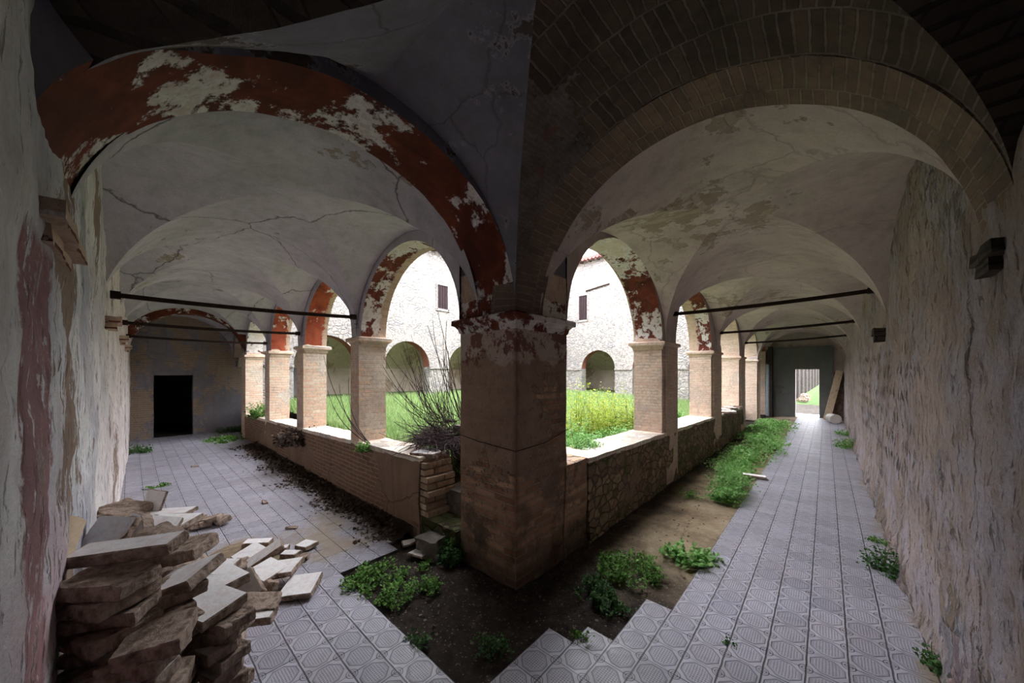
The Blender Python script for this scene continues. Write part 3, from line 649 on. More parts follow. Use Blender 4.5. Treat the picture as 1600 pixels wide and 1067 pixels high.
mb = MB(); mb.box(CX0, XC - .03, YC + .04, CY1, 2.7, 4.25); struct(mb, 'trim_3', M['vaultC'])
# arch into the far gallery, red on its underside
side_arch('small arch with red painted underside beside the drainpipe, far end of the right gallery', 'y', 17.4, 19.65, XC - .05, XC - .45, 1.1, M['redC'], M['vaultR'], ztop=4.2, w0=17.3, w1=19.8)
side_arch('shadowed arch leading off the far end of the left gallery', 'x', XE + .1, -13.06, YC + .02, YC + .35, .75, M['pierL'], M['vault'], ztop=4.2, w0=XE, w1=-12.9)
mb = MB(); mb.box(XC - .3, XC - .02, 19.45, 19.8, 0, 2.9, 0, .2, .01); struct(mb, 'trim_4', M['pierR'])

# springing corbels on the outer walls
def corbel(label, x0, x1, y0, y1, z0, z1, mat=None):
    mb = MB(); mb.box(x0, x1, y0, y1, (z0 + z1) / 2, z1, 0, .05, .012, 6)
    sx = (x1 - x0) * .12; sy = (y1 - y0) * .12
    mb.box(x0 + sx, x1 - sx, y0 + sy * 2 if y1 > .5 else y0, y1 - sy * (2 if y1 < .5 else 1), z0, (z0 + z1) / 2, 0, .05, .012, 6)
    c = Vector(((x0 + x1) / 2, (y0 + y1) / 2, z0)); mb.v = [tuple(Vector(v) - c) for v in mb.v]
    return tag(mb.build('corbel', mat or M['redB'], loc=c), label, 'corbel')
corbel('broken reddish brick corbel under the foot of the big red arch on the left wall', -2.5, -1.82, -.28, -.135, 2.34, 2.45)
for i, x in enumerate(LB[1:4]): corbel('small brick corbel on the left wall, %s from the camera' % ordn[i], x - .2, x + .2, yl(x) - .04, yl(x) + .09, 2.32, 2.44)
corbel('broken dark brick corbel on the right wall under the brick arch', .495, .58, 2.34, 2.64, 2.33, 2.44, M['dark_shaded_brick'])
corbel('small dark chipped corbel on the right wall under the second arch', .44, .58, 6.2, 6.5, 2.3, 2.46, M['dark_shaded_brick'])

# ------------------------------------------------------------------ iron tie rods
def rod(label, a, b, r=.022):
    mb = MB(); c = (Vector(a) + Vector(b)) / 2; d = (Vector(b) - Vector(a)) / 2; n = d.cross(Vector((0, 0, 1))).normalized() * r * .7; u = Vector((0, 0, r))
    N = 14; i0 = 0
    mb.grid(N, 4, lambda s_, t_: d * (2 * s_ - 1) + (n * (1 if t_ in (0, .25, 1) else -1)) + (u * (1 if t_ in (0, .75, 1) else -1)) + Vector((0, 0, -.02 * (1 - (2 * s_ - 1) ** 2))))
    for s_ in (-1, 1): mb.box(*(f for k in range(3) for f in ((d * s_)[k] - .035, (d * s_)[k] + .035)))
    return tag(mb.build('tie_rod', M['iron'], loc=c), label, 'tie rod')
for i, x in enumerate((-5.12, -7.6, -10.02)): rod('rusty iron tie rod across the left gallery, %s from the camera' % ['nearest', 'second', 'third'][i], (x, yl(x) + .05, 2.66 - .02 * i), (x, YC - .08, 2.72 - .05 * i))
for i, y in enumerate((6.25, 9.75, 13.3)): rod('dark iron tie rod across the right gallery, %s from the camera' % ['nearest', 'second', 'third'][i], (XC + .12, y, 2.91 - .02 * i), (XR - .10, y + .15, 2.96), .026)

# ------------------------------------------------------------------ parapets
def parapet(label, x0, x1, y0, y1, ztop, mat, seg=.08, amp=.02, slope=0, axis='x', coping=True):
    t = thing('parapet', label, 'low wall', ((x0 + x1) / 2, (y0 + y1) / 2, 0)); o = Vector(t.location)
    def sl(mb):
        for i, v in enumerate(mb.v):
            k = (v[0] - x1) / (x0 - x1) if axis == 'x' else (v[1] - y0) / (y1 - y0)
            z = v[2] - slope * k if v[2] > .3 else v[2]
            mb.v[i] = (v[0] - o.x, v[1] - o.y, z)
        return mb
    mb = MB(); mb.box(x0, x1, y0, y1, -.1, ztop - .05, 0, seg, amp, 1.8); mb.box(x0, x1, y0, y1, -.1, ztop - .05, 0, seg * 3, 0) if 0 else None
    sl(mb).build('wall_body', mat, t)
    mb = MB(); mb.box(x0, x1, y0 - .005, y1 + .005, ztop - .06, ztop, 0, seg * 1.5, amp * .45, 5); sl(mb).build('coping', M['coping'], t); return t
parapet('crumbling plastered low brick wall along the left gallery', -12.5, -3.47, YC - .03, YC + .40, .93, M['parapL'], .1, .025, slope=.22)
parapet('low rubble stone wall along the right gallery', XC - .52, XC + .02, CY1 + .4, 13.4, .93, M['rubble'], .1, .03, slope=.14, axis='y')

# broken brick end of the left parapet: courses of bricks, each its own object
def slabmesh(nm, lx, ly, lz, amp=.006, seed=0, cut=0, top=True, bev=.006):
    bm = bmesh.new(); bmesh.ops.create_cube(bm, size=1); bmesh.ops.scale(bm, vec=(lx, ly, lz), verts=bm.verts)
    if cut:   # broken corner
        n = Vector((math.cos(seed * 2.4), math.sin(seed * 2.4), .15)).normalized()
        r = bmesh.ops.bisect_plane(bm, geom=bm.verts[:] + bm.edges[:] + bm.faces[:], plane_co=n * min(lx, ly) * .5 * (1 - cut), plane_no=n, clear_outer=True)
        bmesh.ops.holes_fill(bm, edges=[e for e in bm.edges if e.is_boundary])
    bmesh.ops.bevel(bm, geom=bm.edges[:], offset=bev, segments=1, affect='EDGES')
    big = [f for f in bm.faces if f.normal.z > .9]
    topz = lz / 2 - 1e-4
    for k in range(3): bmesh.ops.subdivide_edges(bm, edges=[e for e in bm.edges if e.calc_length() > (.035 if max(lx, ly) > .4 else .022)], cuts=1, use_grid_fill=True)
    bmesh.ops.triangulate(bm, faces=[f for f in bm.faces if len(f.verts) > 4])
    for v in bm.verts:
        is_top = v.co.z > topz - .002
        k = .25 if (top and is_top) else 1
        v.co += noise.noise_vector(v.co * 38 + Vector((seed * 3.7, seed, 1))) * amp * k + noise.noise_vector(v.co * 11 + Vector((seed, 2, 1))) * amp * 1.2 * k
    for f in bm.faces: f.material_index = 1 if (top and f.normal.z > .8) else 0
    me = bpy.data.meshes.new(nm); bm.to_mesh(me); bm.free(); me.materials.append(M['slab']); me.materials.append(M['slabtop']); return me
def put(me, nm, loc, rot, label, cat, group=None):
    o = bpy.data.objects.new(nm, me); COL.objects.link(o); o.location = loc; o.rotation_euler = rot; return tag(o, label, cat, group)
E0 = -3.47
zz = 0.0
bricksmat = M['pier']
mb = MB(); mb.box(E0 - .02, E0 + .10, YC + .0, YC + .40, -.05, .12, 0, .06, .012)
mb.box(E0 - .1, E0 + .03, YC + .02, YC + .38, .1, .9, 0, .08, .006)
rb = random.Random(4)
for k in range(10):
    z = .11 + k * .077; off = .13 - .05 * (k > 7) + rb.uniform(-.03, .03); q = YC - .02
    for wd_ in ((.24, .15) if k % 2 else (.13, .26)):
        o_ = off + rb.uniform(-.02, .012); mb.box(E0 - .06, E0 + o_, q + .004, q + wd_ - .004, z, z + .060, 0, .05, .004, 9, k); q += wd_ + .004
mb.v = [tuple(Vector(v) - Vector((E0, YC + .2, 0))) for v in mb.v]
tag(mb.build('broken_wall_end', M['brickend'], loc=(E0, YC + .2, 0)), 'ragged stepped brick end of the low wall beside the steps', 'brickwork')
put(slabmesh('pale_slab', .34, .30, .06, .006, 3, .2), 'pale_flagstone', (E0 - .1, YC + .17, .93), (.02, -.03, .3), 'pale stone slab lying on the broken end of the low wall', 'slab')

# steps up to the courtyard between wall end and corner pier
def stonebox(name, label, cat, x0, x1, y0, y1, z0, z1, mat, rz=0, amp=.015):
    c = Vector(((x0 + x1) / 2, (y0 + y1) / 2, z0)); mb = MB(); mb.box(x0 - c.x, x1 - c.x, y0 - c.y, y1 - c.y, 0, z1 - z0, 0, .06, amp, 5, c.x * 7)
    o = mb.build(name, mat, loc=c); o.rotation_euler.z = rz; return tag(o, label, cat)
M['moss'] = stonemat('mossy_stone', ['#4a4232', '#5f543f', '#6b604b', '#574c3a'], '#26211a', .3, '#5d5342', 5, 3, .9)
M['stepst'] = simple('step_stone', ['#4b453f', '#6d655d', '#84807f'], .85, 7, .015)
stonebox('stone_step', 'lower broken stone step between the low wall and the corner pier', 'step', -3.46, -2.82, YC - .02, YC + .28, -.1, .26, M['moss'])
stonebox('stone_step', 'upper stone step leading to the courtyard beside the corner pier', 'step', -3.44, -2.82, YC + .28, YC + .62, -.1, .52, M['stepst'])
stonebox('stone_block', 'cracked stone lump at the foot of the lower step', 'stone', -3.25, -2.95, YC - .22, YC + .0, -.05, .17, M['stepst'], .2, .03)
stonebox('stone_retainer', 'mossy stone retaining wall behind the steps', 'stone wall', -3.75, -2.80, YC + .62, YC + .9, -.1, .98, M['moss'], 0, .03)
for k, (dz, hh, dx) in enumerate(((.98, .09, 0), (1.075, .06, .06), (1.14, .09, -.04))):
    stonebox('flagstone', ['bottom', 'middle', 'top'][k] + ' slab of the stone stack beside the corner pier under the brushwood', 'stone slab', -3.55 + dx, -2.82, YC + .5 + .02 * k, YC + .95, dz, dz + hh, M['stepst'] if k != 1 else M['moss'], 0, .01)
for k, (px, py, s_, r_) in enumerate(((655, 862, .17, .3), (640, 848, .12, 1.2), (672, 848, .10, 2))):
    p = at_z(px, py, .02); me = slabmesh('broken_slate', s_ * 1.3, s_, .025, .004, k + 30, .25); put(me, 'broken_slate', p, (.03, .02, r_), ['larger flat broken slate on the soil before the steps', 'small slate chip left of the flat slate before the steps', 'small slate chip right of the flat slate before the steps'][k], 'slate')

# ------------------------------------------------------------------ floors
TP = .205
def redge(y): return -1.525 if y < 2.15 else (-1.32 if y < 2.35 else (-1.115 if y < 2.95 else -.91))
def tile_floor(name, mat, inside, x0, x1, y0, y1, pitch, ox, oy):
    mb = MB(); nx0 = math.floor((x0 - ox) / pitch); nx1 = math.ceil((x1 - ox) / pitch); ny0 = math.floor((y0 - oy) / pitch); ny1 = math.ceil((y1 - oy) / pitch)
    occ = set()
    for i in range(nx0, nx1):
        for j in range(ny0, ny1):
            if inside(ox + (i + .5) * pitch, oy + (j + .5) * pitch): occ.add((i, j))
    rng = random.Random(3)
    for i, j in occ:
        a, b = ox + i * pitch, oy + j * pitch; t = [rng.uniform(-.0015, .0015) for _ in range(4)]
        mb.face([(a, b, t[0]), (a + pitch, b, t[1]), (a + pitch, b + pitch, t[2]), (a, b + pitch, t[3])])
        for di, dj, q in ((-1, 0, ((a, b + pitch), (a, b))), (1, 0, ((a + pitch, b), (a + pitch, b + pitch))), (0, -1, ((a, b), (a + pitch, b))), (0, 1, ((a + pitch, b + pitch), (a, b + pitch)))):
            if (i + di, j + dj) not in occ: mb.face([(*q[0], -.05), (*q[1], -.05), (*q[1], .0), (*q[0], .0)])
    return struct(mb, name, mat)
ALB = 1.3
tile_floor('floor', tilemat('cement_tiles_right', .11, .05, TP, False), lambda x, y: x > redge(y) - .0 and x < XR + .1, -1.6, .75, -.4, YE, TP, .11, .05)
TL = .2
tile_floor('floor', tilemat('cement_tiles_left', -.02, .34, TL, True), lambda x, y: x < -1.68 and (y < 1.34 or (x < -3.42 and y < 1.34 + (-3.2 - x) * 1.6)) and y < 2.4, XE, -1.6, -.5, 2.45, TL, -.02 + TL * 2, .34)
mb = MB()
def gz(x, y):
    z = -.035 + .02 * fbm(x, y, 0, 2) + .008 * fbm(x, y, 3, 9)
    d = math.hypot(x + 2.4, y - 2.7); z -= .02 * max(0, 1 - d)
    return z
def dg(a, b):
    x = -4.6 + 3.9 * a; y = 1.1 + 19 * (b ** 1.6); return (x, y, gz(x, y))
mb.grid(110, 240, dg); mb.grid(10, 10, lambda a, b: (-16 + 18 * a, -1 + 22 * b, -.12))
struct(mb, 'floor', M['dirt'], smooth=True)

ALB = 1.0
# ------------------------------------------------------------------ courtyard
def cz(x, y): return .60 + .040 * (-x - 3) + .02 * fbm(x, y, 0, .8)
mb = MB(); mb.grid(60, 70, lambda a, b: ((lambda x, y: (x, y, cz(x, y)))(-14.5 + 11.9 * a, YC + .75 + 17.2 * b)))
M['turf'] = simple('court_turf', ['#4c5a38', '#5f6f47', '#6f7d55', '#4b5238'], .95, 4, .03)
struct(mb, 'ground', M['turf'], smooth=True)
XW, YN = -12.5, 16.9
def pierced(axis, c, u0, u1, holes, ztop, zspr, hr, th, mats, name):
    """courtyard front with semicircular arches: holes = arch centres"""
    mb = MB(); us = [u0]
    def P(c_, u, z): return (c_, u, z) if axis == 'x' else (u, c_, z)
    segs = []
    for h in holes: segs.append((h - hr, h + hr))
    for c_ in (c, c - th if axis == 'x' else c + th):
        cur = u0
        for (a, b) in segs:
            mb.grid(2, 20, lambda s_, t_, cur=cur, a=a, c_=c_: P(c_, cur + (a - cur) * s_, ztop * t_)); cur = b
            def f(s_, t_, a=a, b=b, c_=c_):
                th_ = math.pi * s_; u = (a + b) / 2 - hr * math.cos(th_); z = zspr + hr * math.sin(th_); return P(c_, u, z + (ztop - z) * t_)
            mb.grid(28, 6, f)
        mb.grid(2, 20, lambda s_, t_, cur=cur, c_=c_: P(c_, cur + (u1 - cur) * s_, ztop * t_))
    for (a, b) in segs:
        m_ = (a + b) / 2; c2 = c - th if axis == 'x' else c + th
        mb.grid(28, 2, lambda s_, t_: P(c + (c2 - c) * t_, m_ - hr * math.cos(math.pi * s_), zspr + hr * math.sin(math.pi * s_)), 1)
        for e in (a, b): mb.grid(1, 1, lambda s_, t_, e=e: P(c + (c2 - c) * s_, e, zspr * t_), 0)
    return struct(mb, name, mats)
pierced('x', XW, 2.67, YN + .1, (4.5, 7.54, 10.6, 13.6), 7.3, 2.17, 1.02, .45, [M['court'], M['terra']], 'wall_court_west')
pierced('y', YN, XW - 2.4, XC - .52, (-12.2 + .1, -9.1, -6.2, -3.6), 8.1, 2.15, .98, .45, [M['court'], M['terra']], 'wall_court_north')
# string mouldings at the springing
def strip(name, label, x0, x1, y0, y1, z0, z1, mat, cat='moulding'):
    c = Vector(((x0 + x1) / 2, (y0 + y1) / 2, z0)); mb = MB(); mb.box(x0 - c.x, x1 - c.x, y0 - c.y, y1 - c.y, 0, z1 - z0, 0, .3, .004); return mb.build(name, mat, loc=c)
k = 5
for a, b in ((2.7, 3.48), (5.52, 6.52), (8.56, 9.58), (11.62, 12.58), (14.62, 16.8)):
    tag(strip('trim_%d' % k, '', XW - .02, XW + .06, a, b, 2.09, 2.17, M['court']), kind='structure'); k += 1
for a, b in ((-11.1, -10.08), (-8.12, -7.18), (-5.22, -4.58), ):
    tag(strip('trim_%d' % k, '', a, b, YN - .06, YN + .02, 2.07, 2.15, M['court']), kind='structure'); k += 1
# gallery interiors behind those fronts
mb = MB(); mb.box(XE - .2, XE, 4.5, YE, -.1, 4.3, 0, .6, .01); struct(mb, 'wall_west_back', M['courtback'])
mb = MB(); mb.box(XE, XC - 2.5, YE, YE + .2, -.1, 4.3, 0, .6, .01); struct(mb, 'wall_north_back', M['courtback'])
mb = MB(); mb.grid(24, 16, lambda a, b: (XW - .44 - 1.56 * a, 2.4 + (YE - 2.4) * b, 2.1 + 1.3 * math.cos(math.pi / 2 * a)), flip=True); struct(mb, 'ceiling', M['courtback'], smooth=True)
mb = MB(); mb.grid(16, 24, lambda a, b: (XE + (XC - 2.1 - XE) * a, YN + .44 + 2.46 * b, 2.1 + 1.3 * math.cos(math.pi / 2 * b)), flip=True); struct(mb, 'ceiling', M['courtback'], smooth=True)
# unseen roofs and upper storey over our own galleries, added to block the sky
mb = MB(); mb.box(XE - .4, XR + .45, -.7, YC + .42, 4.25, 4.4); mb.box(XC - .5, XR + .45, YC + .42, YE + .4, 4.25, 4.4); struct(mb, 'ceiling', M['court'])
mb = MB(); mb.box(XW, XC - .52, YC + .36, YC + .44, 4.2, 6.9, 0, .5, .01); struct(mb, 'wall_court_south', M['court'])
mb = MB(); mb.box(XC - .56, XC - .48, YC + .44, YN, 4.2, 6.9, 0, .5, .01); struct(mb, 'wall_court_east', M['court'])
mb = MB(); mb.box(XE - .2, XW - .45, 2.4, YE, 3.45, 3.6); mb.box(XE - .2, XC, YN + .45, YE + .2, 3.45, 3.6); mb.box(XE - .3, XE - .2, 2.4, YE, 3.4, 7.2); mb.box(XE, XC, YE + .1, YE + .25, 3.4, 8)
struct(mb, 'wall_upper_back', M['court'])
def eave(label, axis, c, u0, u1, z, sgn):
    t = thing('tiled_roof', label, 'roof', (c, (u0 + u1) / 2, z) if axis == 'x' else ((u0 + u1) / 2, c, z)); o = Vector(t.location)
    def P(c_, u, zz_): return Vector((c_, u, zz_) if axis == 'x' else (u, c_, zz_)) - o
    mb = MB(); n = int((u1 - u0) / .22)
    for i in range(n):
        u = u0 + .22 * (i + .5)
        mb.tube([P(c - sgn * .45, u, z - .02), P(c + sgn * 2.8, u, z + 1.0)], .10, .10, 8)
    mb.build('roof_tiles', M['roof'], t)
    mb = MB()
    for i in range(int((u1 - u0) / .5)):
        u = u0 + .5 * i; a = P(c - sgn * .4, u, z - .16)
        mb.tube([a, P(c + sgn * .3, u, z - .03)], .05, .05, 4)
    mb.build('rafter_ends', M['wood'], t)
eave('pink clay tiled roof above the courtyard wall seen right of the corner pier', 'y', YN, XW - 2, XC - .6, 8.1, 1)
eave('clay tiled roof edge above the courtyard wall left of the corner pier', 'x', XW, 2.7, YN, 7.25, -1)
def window(n, axis, c, u0, u1, z0, z1):
    def bx(name, d0, d1, a0, a1, b0, b1, mat, par=None):
        mb = MB(); (mb.box(c + d0, c + d1, a0, a1, b0, b1) if axis == 'x' else mb.box(a0, a1, c - d1, c - d0, b0, b1)); return mb.build(name, mat, par)
    wd = tag(bx('window_%d' % n, -.02, .012, u0, u1, z0, z1, M['shade']), kind='structure')
    for q in (((u0 - .06), u0, z0 - .06, z1 + .06), (u1, u1 + .06, z0 - .06, z1 + .06), (u0, u1, z1, z1 + .06), (u0 - .1, u1 + .1, z0 - .1, z0)): bx('window_frame', -.01, .05, *q, M['court'], wd)
    for k in range(3): bx('window_bar', .012, .03, u0 + (k + 1) * (u1 - u0) / 4 - .01, u0 + (k + 1) * (u1 - u0) / 4 + .01, z0, z1, M['iron'], wd)
window(1, 'x', XW, 8.95, 9.5, 4.72, 5.75); window(2, 'y', YN, -10.24, -9.72, 4.85, 6.2)
mb = MB(); mb.box(-.7, .7, -.03, .03, -.03, .03); o = mb.build('wall_bar', M['iron'], loc=(-9.1, YN - .05, 6.5)); o.rotation_euler.y = -.12; tag(o, 'dark slanting bar fixed above the barred window on the white courtyard wall', 'bar')

# ------------------------------------------------------------------ beyond the far doorway
mb = MB(); mb.grid(20, 40, lambda a, b: (-8 + 14 * a, YE + .3 + 6 * b, .1 + .03 * fbm(a * 14, b * 6, 0, 2))); struct(mb, 'ground', M['dust'] or simple('trodden_earth', ['#2e2823', '#3f3933', '#4f4842'], .95, 6, .02), smooth=True)
mb = MB(); mb.grid(20, 40, lambda a, b: (-8 + 14 * a, YE + 6.2 + 30 * b, .1 + 1.6 * b + .4 * a * b)); struct(mb, 'ground', simple('bright_grass', ['#344a20', '#43592b', '#4d6636'], .95, 3, .03), smooth=True)
t = thing('cane_fence', 'grey cane fence running away beyond the far doorway', 'fence', (-1.4, 23.5, .35))
for k in range(80):
    mb = MB(); u = k * .26; mb.box(-.04, .04, -.09, .09, 0, 2.1 + .12 * math.sin(k * 2.1)); o = mb.build('cane', M['cane'], t, loc=(u * .075, u, u * .05)); o.rotation_euler.z = .1 * math.sin(k)
put(slabmesh('field_stone', .6, .5, .45, .05, 8, 0, False, .1), 'field_stone', (-1.05, 27.0, .45), (0, 0, .4), 'pale stone in the grass seen through the far doorway', 'stone')
mb = MB(); mb.tube([(0, 0, 0), (0, 0, 2.3)], .06, .06, 10); t = mb.build('drainpipe', M['zinc'], loc=(-1.93, 19.1, .0)); tag(t, 'pale blue-grey drainpipe standing by the far end wall', 'pipe')
mb = MB(); mb.tube([(0, 0, 0), (.0, 0, 0.03)], .075, .075, 10); mb.build('pipe_collar', M['zinc'], t, loc=(0, 0, 1.2))
mb = MB(); mb.box(-.11, .11, -.02, .02, 0, 2.05); o = mb.build('plank', M['board'], loc=(.02, 18.9, 0)); o.rotation_euler = (-.08, .2, .1); tag(o, 'tall pale plank leaning on the right wall at the far end', 'plank')
mb = MB(); mb.box(-.17, .17, -.03, .03, 0, 1.95); o = mb.build('door_leaf', M['wood'], loc=(.36, 19.1, 0)); o.rotation_euler = (-.06, .03, .1); tag(o, 'dark old board standing behind the leaning plank', 'board')
t = thing('plastic_drum', 'small white drum lying on the floor near the far doorway', 'drum', (.2, 18.05, .17), 0.35)
mb = MB(); mb.tube([(0, -.2, 0), (0, -.19, 0), (0, .19, 0), (0, .2, 0)], .17, .17, 24); mb.build('body', M['white'], t, smooth=False)
mb = MB(); mb.tube([(0, -.225, 0), (0, -.2, 0)], .175, .175, 24); mb.build('lid', M['white'], t)

# ------------------------------------------------------------------ vegetation
def clump(name, label, loc, rad, hgt, n, size, mat, cat='weed', rx=1.0, stems=True, up=.4, stemmat=None, seed=0, group=None, wid=.45):
    rng = random.Random(seed + int(abs(loc[0]) * 100) + int(loc[1] * 10)); one = cat == 'weed'; t = None if one else thing(name, label, cat, loc, 0, group); lf, sm = MB(), MB()
    if one: sm = lf
    ns = max(4, n // 22)
    for i in range(ns):
        r = rad * math.sqrt(rng.random()); an = rng.random() * 6.283; bx, by = r * math.cos(an) * rx, r * math.sin(an)
        h = hgt * (.45 + .55 * rng.random()) * (1 - .55 * (r / rad) ** 2); lx, ly = rng.gauss(0, .25) * h, rng.gauss(0, .25) * h
        pts = [(bx, by, -.02), (bx + lx * .4, by + ly * .4, h * .55), (bx + lx, by + ly, h)]
        if stems and one: lf.tube(pts, .004, .0018, 3, 1, cap=False)
        elif stems and i < 26: q = MB(); q.tube(pts, .006, .002, 4, cap=False); q.build('stem', stemmat or M['stemg'], t)
        for j in range(max(3, n // ns)):
            k = .1 + .9 * rng.random(); p = Vector(pts[0]).lerp(Vector(pts[2]), k) + Vector((rng.gauss(0, 1), rng.gauss(0, 1), rng.gauss(0, .5))) * size * .9
            p.z = max(.005, p.z); lf.leaf(p, size * rng.uniform(.6, 1.3), 0, up, wid, rng)
    if one: return tag(lf.build(name, [mat, M['stemg']], loc=loc), label, cat, group)
    lf.build('foliage', mat, t); return t
W = [('leafy weed clump at the left foot of the corner pier', (705, 868), .17, .28, 900, .03, 'leafdark'),
     ('low weed clump on the soil edge left of the corner pier, beside the tiles', (590, 905), .26, .14, 1100, .028, 'leaf'),
     ('bright weed tuft in the middle of the black soil left of the corner pier', (625, 932), .15, .12, 500, .026, 'leaf'),
     ('small weed tuft on the black soil nearer the corner pier', (668, 918), .12, .1, 350, .024, 'leaf'),
     ('tiny weed on the gritty soil below the steps', (664, 886), .07, .08, 160, .022, 'leaf'),
     ('sparse dark weed at the bottom of the picture on black soil', (768, 1018), .1, .13, 220, .026, 'leafdark'),
     ('few weeds along the left tile edge at the bottom', (655, 1000), .09, .06, 160, .024, 'leafdark'),
     ('big bright weed mat at the left tile path corner right of the corner pier', (985, 890), .30, .16, 1500, .028, 'leaf'),
     ('dark weed clump next to the corner pier on its right side', (930, 925), .16, .12, 700, .026, 'leafdark'),
     ('broad-leaved green plant at the tile edge', (1078, 872), .17, .14, 350, .06, 'leafmid'),
     ('weed growing over the first tile steps', (962, 945), .13, .08, 350, .026, 'leafdark'),
     ('small tuft between tiles near the bottom centre', (913, 997), .06, .05, 110, .024, 'leaf'),
     ('weed bush leaning out from the foot of the right wall', (1392, 895), .16, .30, 500, .035, 'leafdark'),
     ('dark weed at the very bottom by the right wall', (1470, 1045), .10, .16, 400, .028, 'leafdark'),
     ('small green tuft at the right wall foot, mid gallery', (1376, 848), .09, .08, 220, .026, 'leaf'),
     ('weed clump at the right wall foot far down the gallery', (1325, 700), .28, .3, 600, .05, 'leafmid'),
     ('weed strip at the right wall foot nearest the far doorway', (1322, 680), .22, .22, 400, .05, 'leafmid'),
     ('thin weed tuft on the sandy strip below the stone wall', (1078, 775), .14, .1, 220, .03, 'leaf'),
     ('flat green weed at the far end of the left floor', (352, 689), .42, .14, 600, .06, 'leaf'),
     ('weed against the left gallery end wall', (362, 674), .36, .22, 500, .06, 'leafdark'),
     ('green tuft at the foot of the left wall', (214, 708), .22, .22, 500, .045, 'leafdark'),
     ('little bright sprout among the left floor tiles', (248, 762), .10, .08, 120, .04, 'leaf'),
     ('tiny sprout in a tile joint at the lower right', (1138, 1008), .035, .03, 60, .02, 'leafdark')]
for i, (lab, (px, py), r, h, n, s_, m_) in enumerate(W):
    p = at_z(px, py, -.01); clump('weed_clump', lab, p, r, h, n, s_, M[m_], seed=i)
# long mat of weeds beside the right tile path
rng = random.Random(11); lf = MB()
for k in range(15000):
    y = 5.8 + 11 * rng.random() ** 1.2; wmax = .16 + .33 * min(1, (y - 5.8) / 5); cxm = -1.22 + .1 * math.sin(y * 1.3) - .03 * (y - 6)
    x = cxm + rng.gauss(0, wmax * .55); x = min(max(x, XC + .06), -.80 + .1 * math.sin(y * 5)); hh = (.10 + .06 * math.sin(y * 3 + x * 5) + .05 * fbm(x, y, 0, 2.5)) * (1 - min(1, abs(x - cxm) / .8)) * 1.7
    if fbm(x, y, 9, 1.7) < -.45: continue
    lf.leaf((x, y, max(0, rng.random() * hh)), rng.uniform(.03, .055) * (1 + (y - 6) * .04), 0, .4, .45, rng)
tag(lf.build('weed_mat', M['leafmid']), 'long dense mat of bright green weeds beside the right tile path', 'weeds', kind='stuff')
# yellow-green shrub and herbs in the courtyard seen right of the corner pier
clump('flowering_shrub', 'tall yellow-green shrub in the courtyard right of the corner pier', tuple(at_t(918, 690, 7.0).xy) + (.6,), .48, 1.35, 3600, .04, M['leafy'], 'shrub', seed=91, stemmat=M['twig'])
clump('flowering_shrub', 'second yellow-green shrub beside the nearest worn pier', tuple(at_t(962, 690, 7.6).xy) + (.6,), .5, 1.15, 2800, .045, M['leafy'], 'shrub', seed=92, stemmat=M['twig'])
clump('leafy_weed', 'fresh green weeds growing over the low stone wall beside the corner pier', (-2.42, 4.05, .88), .24, .22, 1300, .030, M['leafmid'], seed=93)
clump('leafy_weed', 'green herbs under the tall yellow-green shrub', tuple(at_t(905, 700, 6.0).xy) + (.6,), .42, .45, 2200, .04, M['leafmid'], seed=94)
clump('leafy_weed', 'pale green herbs left of the nearest worn pier', tuple(at_t(960, 690, 6.4).xy) + (.6,), .42, .42, 1800, .042, M['leafmid'], seed=95)
clump('leafy_weed', 'green plants seen between the first and second worn piers', (-3.3, 9.2, .62), .6, .75, 1500, .06, M['leafmid'], seed=96)
clump('leafy_weed', 'green branch of leaves hanging into the far right arch', (-2.9, 15.2, .9), .5, .9, 500, .07, M['leafmid'], seed=97)
clump('round_bush', 'round green bush on the low wall by the far left pier', (-11.2, 2.5, .72), .42, .5, 1600, .05, M['leaf'], 'bush', seed=98)
clump('leafy_weed', 'small green plant on the low wall at the nearest left pier', (-4.75, 2.2, .82), .10, .14, 320, .035, M['leaf'], seed=99)
clump('dry_brush', 'dry brown brush clump spilling over the left low wall', (-7.75, 2.28, .50), .38, .42, 2600, .05, M['litter'], 'brush', seed=100, stemmat=M['twig'])
# grass of the courtyard
rng = random.Random(5); gb = MB()
def blade(x, y, z, h, wd):
    an = rng.random() * 6.283; lx, ly = rng.gauss(0, .35) * h, rng.gauss(0, .35) * h; c, s_ = math.cos(an) * wd, math.sin(an) * wd; i = len(gb.v)
    gb.v += [(x - c, y - s_, z), (x + c, y + s_, z), (x + lx, y + ly, z + h)]; gb.f.append((i, i + 1, i + 2)); gb.mi.append(0); gb.uv.append([(0, 0)] * 3)
for k in range(52000):
    x = -12.6 + 9.9 * rng.random(); y = 2.85 + 13.5 * rng.random() ** 1.25
    blade(x, y, cz(x, y) - .02, rng.uniform(.06, .20) * (1.2 + .6 * nz(x, y, 0, .9)), .012)
tag(gb.build('grass', M['grass']), 'rough green grass filling the courtyard', 'grass', kind='stuff')

